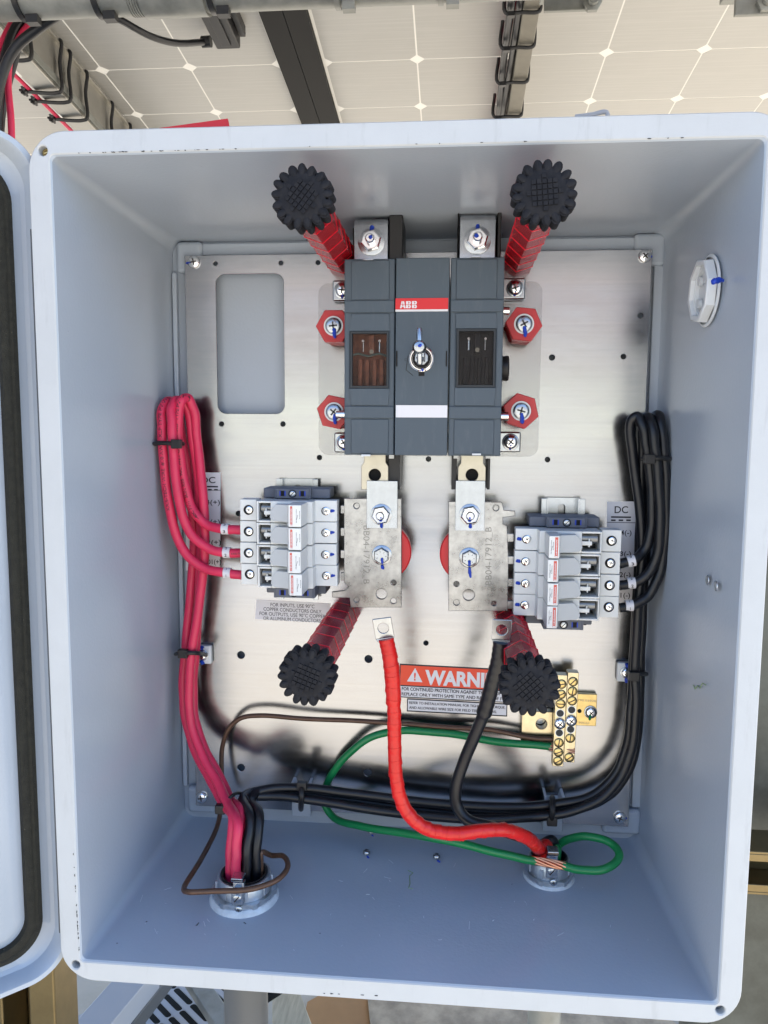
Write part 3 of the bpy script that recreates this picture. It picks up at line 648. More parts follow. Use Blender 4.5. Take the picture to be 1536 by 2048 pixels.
# ribs and bosses on the back wall
def boss(px0, py0, px1, py1, y0, nm='corner_boss', bev=0.004):
    a = P(px0, py0, y0); b = P(px1, py1, y0); mb = MB(); mb.box(min(a.x, b.x), max(a.x, b.x), y0, YB+0.001, min(a.z, b.z), max(a.z, b.z)); return mesh(nm, mb, 'shell', enc, bev)
yb = YP+0.0035
boss(350, 482, 405, 545, yb); boss(1269, 465, 1333, 531, yb); boss(1206, 1618, 1282, 1673, yb); boss(373, 1573, 430, 1629, yb)
boss(405, 487, 1269, 500, yb+0.003, 'back_rib', 0.001); boss(1309, 531, 1326, 1618, yb+0.003, 'back_rib', 0.001); boss(352, 545, 366, 1573, yb+0.003, 'back_rib', 0.001); boss(430, 1608, 1206, 1634, yb+0.003, 'back_rib', 0.001)
boss(583, 1590, 621, 1635, yb-0.0055, 'plate_tab', 0.001); boss(1087, 1610, 1125, 1666, yb-0.0055, 'plate_tab', 0.001)
# scuffs left on the right wall
for px, py in ((1415, 1160), (1432, 1172)):
    xw = W-0.0057; c = PXP(px, py, xw); mb = MB(); mb.rings(c, (-1, 0, 0), [(0, 0.0035), (0.0006, 0.003), (0.0004, 0.0012)], 14); mesh('drill_spot', mb, 'cast', enc)
# door, swung fully open
dx1 = -0.0110; dy = 0.0085; dzt = H+RIM+0.0005; dzb = -RIM-0.0005; dx0 = dx1-W-0.03; DA = D2R(44)
def swing(mb):
    px_, py_ = -0.0135, 0.010; c_, s_ = math.cos(DA), math.sin(DA)
    mb.v = [(px_+(x-px_)*c_-(y-py_)*s_, py_+(x-px_)*s_+(y-py_)*c_, z) for x, y, z in mb.v]; return mb
door = MB(); rings_ = [(0.000, dy+0.002, 0.030), (0.001, dy, 0.029), (0.0042, dy, 0.0265), (0.0052, dy+0.0015, 0.026), (0.008, dy+0.012, 0.024), (0.0105, dy+0.014, 0.023), (0.031, dy+0.014, 0.015), (0.034, dy+0.0118, 0.014)]
vs = []; n = len(rrect(0, 1, 0, 1, .1, 12))
for ins, y, r in rings_: vs += [(x, y, z) for x, z in rrect(dx0+ins, dx1-ins, dzb+ins, dzt-ins, r, 12)]
fs = [(k*n+i, k*n+(i+1) % n, (k+1)*n+(i+1) % n, (k+1)*n+i) for k in range(len(rings_)-1) for i in range(n)] + [tuple((len(rings_)-1)*n+i for i in range(n))]
bk = [(x, dy+0.024, z) for x, z in rrect(dx0, dx1, dzb, dzt, 0.030, 12)]; m0 = len(vs); vs += bk
fs += [(i, (i+1) % n, m0+(i+1) % n, m0+i) for i in range(n)] + [tuple(m0+i for i in range(n))]
door.add(vs, fs); dr = mesh('door', swing(door), 'shell', enc)
gs = MB(); vs = []; prof = [(0.0158, dy+0.0138, 0.026), (0.0165, dy+0.0102, 0.025), (0.0195, dy+0.0090, 0.023), (0.0210, dy+0.0098, 0.022), (0.0230, dy+0.0088, 0.020), (0.0266, dy+0.0094, 0.018), (0.0276, dy+0.0138, 0.017)]
for ins, y, r in prof: vs += [(x, y, z) for x, z in rrect(dx0+ins, dx1-ins, dzb+ins, dzt-ins, r, 12)]
fs = [(k*n+i, k*n+(i+1) % n, (k+1)*n+(i+1) % n, (k+1)*n+i) for k in range(len(prof)-1) for i in range(n)]
gs.add(vs, fs); mesh('gasket', swing(gs), 'gasket', dr)
mb = MB(); z0, z1 = 0.02, H-0.045; mb.box(-RIM-0.0010, -RIM-0.0001, 0.0005, dy, z0, z1); mesh('hinge_leaf', mb, 'pvc', enc, 0.0005)

# ================================================================== mounting plate
pTL = P(369, 510, YP); pTR = P(1306, 500, YP); pBR = P(1255, 1655, YP); pBL = P(392, 1610, YP)
px0, px1 = (pTL.x+pBL.x)/2, (pTR.x+pBR.x)/2; pz0, pz1 = (pBL.z+pBR.z)/2, (pTL.z+pTR.z)/2
mp = thing('mounting_plate', ((px0+px1)/2, YP, pz0), 'brushed aluminium mounting plate with a tall cut-out at the back of the enclosure', 'plate')
loops = [[(px0, pz0), (px1, pz0), (px1, pz1), (px0, pz1)]]
a = P(436, 827, YP); b = P(567, 547, YP); loops.append(rrect(a.x, b.x, a.z, b.z, 0.0075, 8))
for (hx, hy, hr) in ((431, 527, 4.5), (562, 526, 4.5), (636, 525, 4.5), (443, 848, 5), (566, 848, 5), (639, 915, 5), (857, 918, 5), (1095, 919, 5), (1281, 631, 5), (1247, 713, 5), (1104, 715, 5.5),
                     (852, 1286, 5), (482, 1310, 8), (737, 1318, 8), (482, 1535, 8), (735, 1545, 8), (477, 1027, 5.5), (1170, 1245, 5), (1000, 1012, 5), (700, 1260, 4)):
    c = P(hx, hy, YP); loops.append(circ(c.x, c.z, hr*(YP-CAM.y)/FPX, 16))
plate('sheet', loops, YP, YP+0.0025, 'alu', mp, 0.0003)
a = P(436, 827, YP); b = P(567, 547, YP)
for i, (sx, sy, mx, my) in enumerate(((389, 525, 372, 526), (1289, 513, 1304, 513), (1239, 1634, 1253, 1637), (404, 1594, 400, 1590))):
    c = P(sx, sy, YP); s = screw(mp, c, 0.0052, rot=0.2+i*0.5, h=0.0034); mark(mp, P(mx, my, YP-0.0006), P(sx+(mx-sx)*0.4, sy+(my-sy)*0.4, YP-0.003), 0.0011)
# clear sheet behind the switch
a = P(637, 910, YP-0.0012); b = P(1086, 562, YP-0.0012)
o = plate('insulating_sheet', [rrect(a.x, b.x, a.z, b.z, 0.009, 8)], YP-0.0016, YP-0.0003, 'clear', None, 0.0004)
tag(o, 'clear plastic sheet with rounded corners behind the disconnect switch', 'plastic sheet')

# ================================================================== red ribbed posts with black rubber tips
def rib_post(px, py, label, rot, ytip=-0.012):
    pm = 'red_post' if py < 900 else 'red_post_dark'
    c = P(px, py, ytip); base = YP-0.0005
    t = thing('ribbed_post', (c.x, base, c.z), label, 'post', 'red ribbed posts with rubber tips')
    N = 7; y0 = ytip+0.012; L = (base-y0)/N; R = 0.0136
    for k in range(N):
        ya = y0 + k*L; r0 = R*0.95
        mb = MB(); mb.rings((c.x, ya+0.0009, c.z), (0, 1, 0), [(0, r0), (L-0.0009, r0+0.0005)], 6, cap0=False, cap1=False, rot=rot)
        mesh('segment', mb, pm, t, 0, False)
        mb = MB(); rr = r0+0.0008
        mb.rings((c.x, ya, c.z), (0, 1, 0), [(0, rr-0.0008), (0, rr), (0.0009, rr), (0.0009, rr-0.0010)], 6, cap0=False, cap1=False, rot=rot)
        mesh('edge_band', mb, 'red_rim', t, 0, False)
    mb = MB(); mb.rings((c.x, y0, c.z), (0, 1, 0), [(0.001, 0.0088), (base-y0-0.001, 0.0088)], 20, cap0=False, cap1=False); mesh('core_tube', mb, pm, t)
    rc = 0.0152; mb = MB(); mb.rings((c.x, ytip+0.017, c.z), NY, [(0, rc-0.0005), (0.004, rc), (0.0125, rc), (0.0155, rc-0.0008), (0.0165, rc-0.003), (0.0165, 0.0002)], 40, cap1=False)
    cap = mesh('rubber_tip', mb, 'rubber', t)
    return t, cap, c, ytip
def petals(cap, c, ytip, cnt=17, ph=0.0):
    base = None
    for i in range(cnt):
        a = ph + 2*math.pi*(i+random.uniform(-.11, .11))/cnt; rd = Vector((math.cos(a), 0, math.sin(a))); tg = Vector((-math.sin(a), 0, math.cos(a)))
        mb = MB(); prof = []; r1, r2 = 0.0115, 0.0195*random.uniform(.965, 1.01); w = 0.00290*random.uniform(.9, 1.06)
        # tooth that runs down the side of the tip, pointed outwards
        out = [(r1, -w*0.9), (r1+0.0035, -w), (r2-0.0024, -w*0.92), (r2-0.0008, -w*0.62), (r2, -w*0.2), (r2, w*0.2), (r2-0.0008, w*0.62), (r2-0.0024, w*0.92), (r1+0.0035, w), (r1, w*0.9)]
        mb.prism([Vector((c.x, ytip+0.0018, c.z))+rd*u+tg*v for u, v in out], (0, 0.0125, 0))
        # oval pad on its front
        k = 10; ctr = Vector((c.x, ytip+0.0018, c.z))+rd*0.0152
        ov = lambda s_, dy_: [ctr + rd*(0.0036*s_*math.cos(6.2832*j/k)) + tg*(0.0021*s_*math.sin(6.2832*j/k)) + Vector((0, -dy_, 0)) for j in range(k)]
        vs = ov(1.0, -0.0004)+ov(0.9, 0.0009)+ov(0.55, 0.0013); fs = [(q*k+j, q*k+(j+1) % k, (q+1)*k+(j+1) % k, (q+1)*k+j) for q in range(2) for j in range(k)]+[tuple(2*k+j for j in range(k))]
        mb.add(vs, fs); mesh('petal', mb, 'rubber', cap, 0, True)
    mb = MB(); g_ = 0.0031; an = ph*3+0.6
    for i in range(-4, 5):
        for j in range(-4, 5):
            x, z = i*g_, j*g_
            if x*x+z*z < 0.0098**2:
                X = x*math.cos(an)-z*math.sin(an); Z = x*math.sin(an)+z*math.cos(an); h_ = g_*0.40
                mb.obox((c.x+X, ytip+0.0002, c.z+Z), Vector((math.cos(an), 0, math.sin(an)))*h_, Vector((-math.sin(an), 0, math.cos(an)))*h_, Vector((0, 0.0006, 0)))
    tag(mesh('tread_blocks', mb, 'rubber', cap, 0, False), kind='stuff')
for (px, py, lab, rot, ph) in ((603, 392, 'red ribbed post with black rubber tip, above and left of the switch', 0.35, 0.1),
                               (1090, 384, 'red ribbed post with black rubber tip, above and right of the switch', 0.75, 0.35),
                               (612, 1356, 'dark red ribbed post with rubber tip below the left fuse holders', 0.2, 0.2),
                               (1060, 1376, 'dark red ribbed post with rubber tip over the warning label', 0.5, 0.05)):
    t, cap, c, yt = rib_post(px, py, lab, rot); petals(cap, c, yt, 17, ph)

# ================================================================== hexagonal red insulators with screws round the switch
for i, (px, py, lab) in enumerate(((667, 652, 'red hexagonal insulator with a cross screw, upper left of the switch'), (1048, 648, 'red hexagonal insulator with a cross screw, upper right of the switch'),
                                   (668, 824, 'red hexagonal insulator with a cross screw, lower left of the switch'), (1042, 822, 'red hexagonal insulator with a cross screw, lower right of the switch'))):
    yf = YP-0.036; c = P(px, py, yf); t = thing('insulator', (c.x, YP, c.z), lab, 'insulator', 'hexagonal insulators round the switch')
    mb = MB(); R = 0.0146; mb.rings((c.x, yf, c.z), (0, 1, 0), [(0, R-0.0006), (0.0006, R), (0.010, R), (0.0105, R-0.001)], 6, rot=0.0+0.1*i, up=(0, 0, 1)); mesh('head', mb, 'red_hex', t, 0.0006)
    for k in range(3):
        mb = MB(); y0 = yf+0.0108+k*0.0083; mb.rings((c.x, y0, c.z), (0, 1, 0), [(0, R-0.002), (0.0078, R-0.0006)], 6, cap0=True, cap1=True, rot=0.1*i); mesh('collar', mb, 'red_post' if i % 2 else 'red_hex', t, 0, False)
    mb = MB(); mb.rings((c.x, yf, c.z), NY, [(0, 0.0078), (0.0007, 0.0078), (0.0007, 0.0074)], 28); mesh('washer', mb, 'white_pl', t)
    screw(t, (c.x, yf-0.0007, c.z), 0.0064, rot=0.1+0.4*i, metal='zinc', h=0.0022)
    mark(t, P(px+1, py+4, yf-0.0034), P(px+3, py+25, yf-0.0006), 0.0020)

# ================================================================== disconnect switch
YS = YP-0.062
sw = thing('disconnect_switch', P(847, 912, YP), 'dark slate three-section disconnect switch in the middle of the plate', 'switch')
def xz(px, py, y=YS): p = P(px, py, y); return p.x, p.z
XS = [xz(687, 715)[0], xz(789.5, 715)[0], xz(898, 715)[0], xz(1006.5, 715)[0]]
def zs(py): return xz(847, py)[1]
ZT, ZB = zs(515), zs(911)
for k in (0, 1, 2):
    x0, x1 = XS[k]+0.0004, XS[k+1]-0.0004; mid = (k == 1)
    yf = YS if mid else YS+0.0022
    if mid:
        mb = MB(); mb.box(x0, x1, yf, YP-0.012, ZB, ZT); body = mesh('housing', mb, 'slate', sw, 0.0008)
    else:
        # side sections: windows are real openings in the front skin
        wx0, wx1 = (xz(702, 715)[0], xz(775, 715)[0]) if k == 0 else (xz(915, 715)[0], xz(989, 715)[0])
        wz0, wz1 = (zs(774), zs(664)) if k == 0 else (zs(772), zs(660))
        body = plate('housing', [[(x0, ZB), (x1, ZB), (x1, ZT), (x0, ZT)], [(wx0, wz0), (wx1, wz0), (wx1, wz1), (wx0, wz1)]], yf, yf+0.012, 'slate', sw, 0.0006)
        mb = MB(); mb.box(x0+0.0003, x1-0.0003, yf+0.0122, YP-0.012, ZB+0.0003, ZT-0.0003); mesh('rear_housing', mb, 'slate_dark', sw, 0.001)
        e = 0.0018; sgn = 1 if k == 0 else -1
        ix0, ix1 = (x0+0.0052, x1-0.0040) if k == 0 else (x0+0.0040, x1-0.0052)
        for pa, pb, ga, gb in ((519, 598, ix0, ix1), (600, 624, x0, x1), (626, 811, ix0, ix1), (813, 837, x0, x1), (839, 908, ix0, ix1)):
            full = ga == x0
            lp = [[(ga+0.0002, zs(pb)), (gb-0.0002, zs(pb)), (gb-0.0002, zs(pa)), (ga+0.0002, zs(pa))]]
            if pa == 626: lp.append([(wx0-0.001, wz0-0.001), (wx1+0.001, wz0-0.001), (wx1+0.001, wz1+0.001), (wx0-0.001, wz1+0.001)])
            plate('front_band' if full else 'front_panel', lp, yf-(0.0016 if full else 0.0011), yf+0.0004, 'slate', sw, 0.0004)
        # window frame, what is inside, and the pane
        fr = plate('window', [[(wx0-0.0008, wz0-0.0008), (wx1+0.0008, wz0-0.0008), (wx1+0.0008, wz1+0.0008), (wx0-0.0008, wz1+0.0008)], [(wx0+0.0009, wz0+0.0009), (wx1-0.0009, wz0+0.0009), (wx1-0.0009, wz1-0.0009), (wx0+0.0009, wz1-0.0009)]], yf-0.0016, yf+0.003, 'slate_dark', sw, 0.0002)
        mb = MB(); mb.box(wx0+0.0009, wx1-0.0009, yf-0.0006, yf+0.0002, wz0+0.0009, wz1-0.0009); mesh('pane', mb, 'pane', fr)
        M.setdefault('brown_int', mat('brown_interior', (0.36, 0.13, 0.07), 0.5, var=0.4, vscale=160)); M.setdefault('black_int', mat('black_interior', (0.006, 0.006, 0.009), 0.3, var=0.5, vscale=160, specks=(0.3, 0.3, 0.3), speckscale=900, speckth=0.76))
        it = 'brown_int' if k == 0 else 'black_int'
        mb = MB(); mb.box(wx0-0.0005, wx1+0.0005, yf+0.010, yf+0.0118, wz0, wz1); mesh('backing', mb, it, fr)
        ww = wx1-wx0; wh = wz1-wz0
        for q in range(4):
            mb = MB(); xx = wx0+ww*(0.16+0.2*q); mb.box(xx, xx+ww*0.11, yf+0.0055, yf+0.0099, wz0+0.001, wz0+wh*0.52); mesh('fin', mb, it, fr, 0.0004)
        for q in (0.30, 0.76):
            mb = MB(); xx = wx0+ww*q; mb.cyl((xx, yf+0.006, wz0+wh*0.66), (xx, yf+0.006, wz0+wh*0.86), 0.0007, 8); mb.rings((xx, yf+0.0055, wz0+wh*0.86), NY, [(0, 0.0013), (0.0012, 0.0010)], 10); mesh('pin', mb, 'chrome', fr)
        mb = MB(); xx = wx0+ww*0.54; mb.box(xx-0.0022, xx+0.0022, yf+0.004, yf+0.0095, wz0+wh*0.60, wz0+wh*0.97); mesh('contact', mb, 'black_int' if k else 'brown_int', fr, 0.0005)
        mb = MB(); mb.rings((xx, yf+0.0038, wz0+wh*0.66), NY, [(0, 0.0017), (0.0004, 0.0017)], 12); mesh('contact_tip', mb, 'tin_warm', fr)
        if k == 0:
            M.setdefault('verd', mat('green_patina', (0.16, 0.2, 0.17), 0.6, var=0.3, vscale=200))
            mb = MB(); mb.tube(spline([(wx0+0.001+ww*0.98*u, yf+0.0035, wz0+wh*(0.60+0.022*math.sin(u*11))) for u in (0, .15, .3, .45, .6, .75, .9, .97)], 4), 0.0009, 8); mesh('tarnish_line', mb, 'verd', fr)
# labels on the middle section
lx0, lx1 = xz(791, 600)[0], xz(896.5, 600)[0]
mb = MB(); mb.box(lx0, lx1, YS-0.0006, YS+0.0002, zs(623), zs(619)); mesh('white_stripe', mb, 'white', sw)
mb = MB(); mb.box(lx0, lx1, YS-0.0006, YS+0.0002, zs(618.9), zs(596.5)); rl = mesh('red_label', mb, 'red_label', sw)
# block lettering with the stencil cuts of the emblem
eh = abs(zs(602.3)-zs(616.6)); ex = xz(800, 615)[0]; ez = zs(616.6); ew = abs(xz(835, 615)[0]-ex)/3.02
A_L = [(0, 0), (.27, 0), (.32, .19), (.46, .19), (.46, .38), (.375, .38), (.46, .74), (.46, 1), (.28, 1)]
A_R = [(.98-u, v) for u, v in A_L][::-1]
def half_b(z0, z1): return [(.44, z0), (.68, z0), (.80, z0+.06), (.86, (z0+z1)/2), (.80, z1-.06), (.68, z1), (.44, z1), (.44, z0+.32), (.60, z0+.32), (.60, z0+.17), (.44, z0+.17)]
parts_ = [(0, A_L), (0, A_R)]
for q in (1.04, 2.06): parts_ += [(q, [(0, 0), (.39, 0), (.39, .47), (0, .47)]), (q, [(0, .53), (.39, .53), (.39, 1), (0, 1)]), (q, half_b(0, .47)), (q, half_b(.53, 1))]
mb = MB()
for q, poly in parts_:
    tr_ = fill([poly]); mb.add([(ex+(q+u)*ew, YS-0.00068, ez+v*eh) for u, v in poly], [tuple(t) for t in tr_])
mesh('emblem', mb, 'white', rl, 0, False)
mb = MB(); mb.box(ex-0.0004, ex+ew*1.0, YS-0.00080, YS-0.0007, ez+eh*.47, ez+eh*.53); mesh('emblem_cut', mb, 'red_label', rl)
mb = MB(); mb.box(xz(792, 800)[0], xz(895, 800)[0], YS-0.0006, YS+0.0002, zs(835), zs(810.5)); mesh('blank_label', mb, 'white', sw)
# rotary drive
cx, cz_ = xz(843, 718); cc = Vector((cx, YS, cz_))
mb = MB(); mb.rings(cc, NY, [(0, 0.0097), (0.0012, 0.0097), (0.002, 0.0086), (0.002, 0.0078), (0.0002, 0.0070)], 40); mesh('drive_ring', mb, 'chrome', sw)
mb = MB(); mb.rings(cc, NY, [(0.0001, 0.0069), (0.0008, 0.0069)], 30); mesh('drive_well', mb, 'void', sw)
mb = MB(); mb.rings(cc+Vector((0, 0, 0.0004)), NY, [(0.0008, 0.0055), (0.0035, 0.0052)], 8, rot=0.4); mesh('drive_hub', mb, 'cast', sw, 0.0004)
yt = YS-0.036; ct = P(840, 706, yt)
mb = MB(); mb.obox((cc+ct)/2, Vector((0.0030, 0, 0.0)), Vector((0, (yt-YS)/2, (ct.z-cc.z)/2)), Vector((0, 0, 0.0030))); mesh('drive_shaft', mb, 'zinc', sw, 0.0005)
mb = MB(); a = P(838.5, 656, yt); b = P(839.5, 729, yt); mb.tube([a, a.lerp(b, .03), a.lerp(b, .97), b], [0.0016, 0.0021, 0.0021, 0.0016], 14); mesh('cross_pin', mb, 'zinc', sw)
mb = MB(); c1 = P(838.5, 694, yt-0.003); mb.rings(c1+Vector((0, 0.005, 0)), NY, [(0, 0.0050), (0.004, 0.0050), (0.0066, 0.0036), (0.0072, 0.0015)], 20); mesh('clamp_head', mb, 'zinc', sw)
mark(sw, P(836, 692, yt-0.0105+0.005), P(843, 690, yt-0.0105+0.005), 0.0014); mark(sw, P(839, 741, YS-0.001), P(849, 739, YS-0.001), 0.0014)
mb = MB(); a = xz(837, 752); b = xz(849, 744); mb.box(a[0], b[0], YS-0.0004, YS+0.0005, a[1], b[1]); mesh('slot', mb, 'void', sw, 0.0003)
for px in (793.5, 893): 
    a = xz(px-1.6, 733); b = xz(px+1.6, 702); mb = MB(); mb.box(a[0], b[0], YS-0.0005, YS+0.0006, a[1], b[1]); mesh('slot', mb, 'void', sw)
for px, py in ((731.5, 911), (953, 909)):
    a = xz(px-9, py+1.5, YS-0.0005); b = xz(px+9, py-2, YS-0.0005); mb = MB(); mb.box(a[0], b[0], YS-0.0008, YS+0.004, a[1], b[1]); mesh('latch', mb, 'white_pl', sw, 0.0002)
for px, py in ((737, 519), (952, 513.5)):
    a = xz(px-10, py+1.5, YS-0.0005); b = xz(px+10, py-2.5, YS-0.0005); mb = MB(); mb.box(a[0], b[0], YS-0.0008, YS+0.004, a[1], b[1]); mesh('latch', mb, 'zinc', sw, 0.0002)
# small faint dial print
mb = MB(); a = xz(817, 748); b = xz(829, 752)
mb.tube([P(816, 712, YS-0.0001), P(812, 740, YS-0.0001), P(826, 751, YS-0.0001)], 0.00025, 6); mesh('dial_mark', mb, 'slate_dark', sw)
text('O', (xz(809, 722)[0], YS, zs(722)), (xz(815, 722)[0], YS, zs(722)), 0.002, 'slate_dark', sw)
# side pins, knob, mounting screws on tabs
for px0_, px1_, py, r in ((1000, 1016, 622, 0.0030), (1000, 1014, 833, 0.0036), (680, 700, 829, 0.0032)):
    y = YS+0.02; a = P(px0_, py, y); b = P(px1_, py, y) ; mb = MB(); mb.cyl(a, b+Vector((0.001 if px0_ > 800 else -0.001, 0, 0)) if px0_ > 800 else a.lerp(b, 1), r, 18)
    if px0_ < 800: mb.cyl(a, a+Vector((-0.003, 0, 0)), r*0.9, 18)
    mesh('side_pin', mb, 'chrome', sw)
y = YS+0.022; a = P(996, 737, y); b = P(1017, 737, y); mb = MB(); mb.rings(a, (1, 0, 0), [(0, 0.0090), (b.x-a.x-0.001, 0.0100), (b.x-a.x, 0.0092)], 18); mesh('knob', mb, 'black', sw)
for i, (px, py) in enumerate(((1030, 577), (1021, 884), (685, 581), (688, 885))):
    y = YP-0.010; c = P(px, py, y); s_ = 1 if px > 847 else -1
    mb = MB(); mb.box(min(c.x-s_*0.02, c.x+s_*0.0085), max(c.x-s_*0.02, c.x+s_*0.0085), y, YP-0.002, c.z-0.0085, c.z+0.0085); tb = mesh('mounting_tab', mb, 'zinc', sw, 0.0015)
    screw(tb, c, 0.0056, washer=0.0070, rot=0.3+i*0.6); mark(tb, P(px+1, py+4, y-0.0038), P(px-1, py+15, y-0.001), 0.0014)
# upper terminals: bent bars with stud, nut and paint mark, black barriers behind
for k, (pa, pb, pc, nut_x, nut_y, cat) in enumerate(((708, 776, 434, 743, 484, 'left'), (919, 992, 425, 954.5, 481, 'right'))):
    y = YS+0.009; a = P(pa, 518, y); b = P(pb, pc, y); r = 0.006; mb = MB(); x0, x1, zt = a.x, b.x, b.z
    prof = [(y, a.z-0.01), (y, zt-r)] + [(y+r-r*math.cos(D2R(q)), zt-r+r*math.sin(D2R(q))) for q in range(15, 91, 15)] + [(y+0.032, zt)]
    inn = [(y+0.032, zt-0.0028), (y+r, zt-0.0028)] + [(y+r-(r-0.0028)*math.cos(D2R(q)), zt-r+(r-0.0028)*math.sin(D2R(q))) for q in range(75, -1, -15)] + [(y+0.0028, a.z-0.01)]
    mb.prism([(x0, u, v) for u, v in prof+inn], (x1-x0, 0, 0)); br = mesh('terminal_bar', mb, 'zinc', sw, 0.0004)
    c = P(nut_x, nut_y, y); hexnut(br, c, 0.0083, 0.0050, stud=0.007, sr=0.0036, washer=0.0104, rot=0.25)
    mark(br, P(nut_x+1, nut_y-32, y-0.0006), P(nut_x, nut_y-16, y-0.003), 0.0021); mark(br, P(nut_x, nut_y-14, y-0.010), P(nut_x-2, nut_y-8, y-0.0145), 0.0020)
    bx = [(778, 806), ] if k == 0 else [(914, 918.5), (993.5, 1003)]
    for q0, q1 in bx:
        u = P(q0, 520, y+0.004); v = P(q1, pc-3, y+0.004); mb = MB(); mb.box(u.x, v.x, y+0.002, YP-0.01, u.z, v.z); mesh('barrier', mb, 'black', sw, 0.001)
    u = P(pa-2, 520, y+0.036); v = P(pb+10, pc-2, y+0.036); mb = MB(); mb.box(u.x, v.x, y+0.034, YP-0.01, u.z, v.z); mesh('barrier', mb, 'black', sw, 0.001)
# lower terminals: tinned tongues with a hole, black barriers
YT = YS+0.022
for k, (pa, pb, hx) in enumerate(((722.5, 777, 749.5), (915.5, 972.5, 944))):
    a = P(pa, 979, YT); b = P(pb, 900, YT); c = P(hx, 950, YT); s_ = P(0, 925, YT).z; s2 = P(0, 917, YT).z; w = 0.0022
    o = plate('terminal_tongue', [[(a.x, a.z), (b.x, a.z), (b.x, s_), (b.x-w, s2), (b.x-w, b.z), (a.x+w, b.z), (a.x+w, s2), (a.x, s_)], circ(c.x, c.z, 0.0049, 28)], YT, YT+0.003, 'tin_warm', sw, 0.0003)
    mb = MB(); u = P(hx-16, 968, YT+0.004); v = P(hx+16, 930, YT+0.004); mb.box(u.x, v.x, YT+0.006, YT+0.007, u.z, v.z); mesh('backing', mb, 'void', sw)
    for q0, q1 in (((776, 800),) if k == 0 else ((902.5, 914), (973.5, 981))):
        u = P(q0, 979, YT+0.004); v = P(q1, 905, YT+0.004); mb = MB(); mb.box(u.x, v.x, YT+0.0035, YP-0.012, u.z, v.z); mesh('barrier', mb, 'black', sw, 0.0006)
    for q in ((783,) if k == 0 else (912, 976)):
        u = P(q-5, 917, YT); v = P(q+5, 905, YT); mb = MB(); mb.box(u.x, v.x, YT-0.001, YT+0.003, u.z, v.z); mesh('lug_stop', mb, 'white_pl', sw, 0.0003)

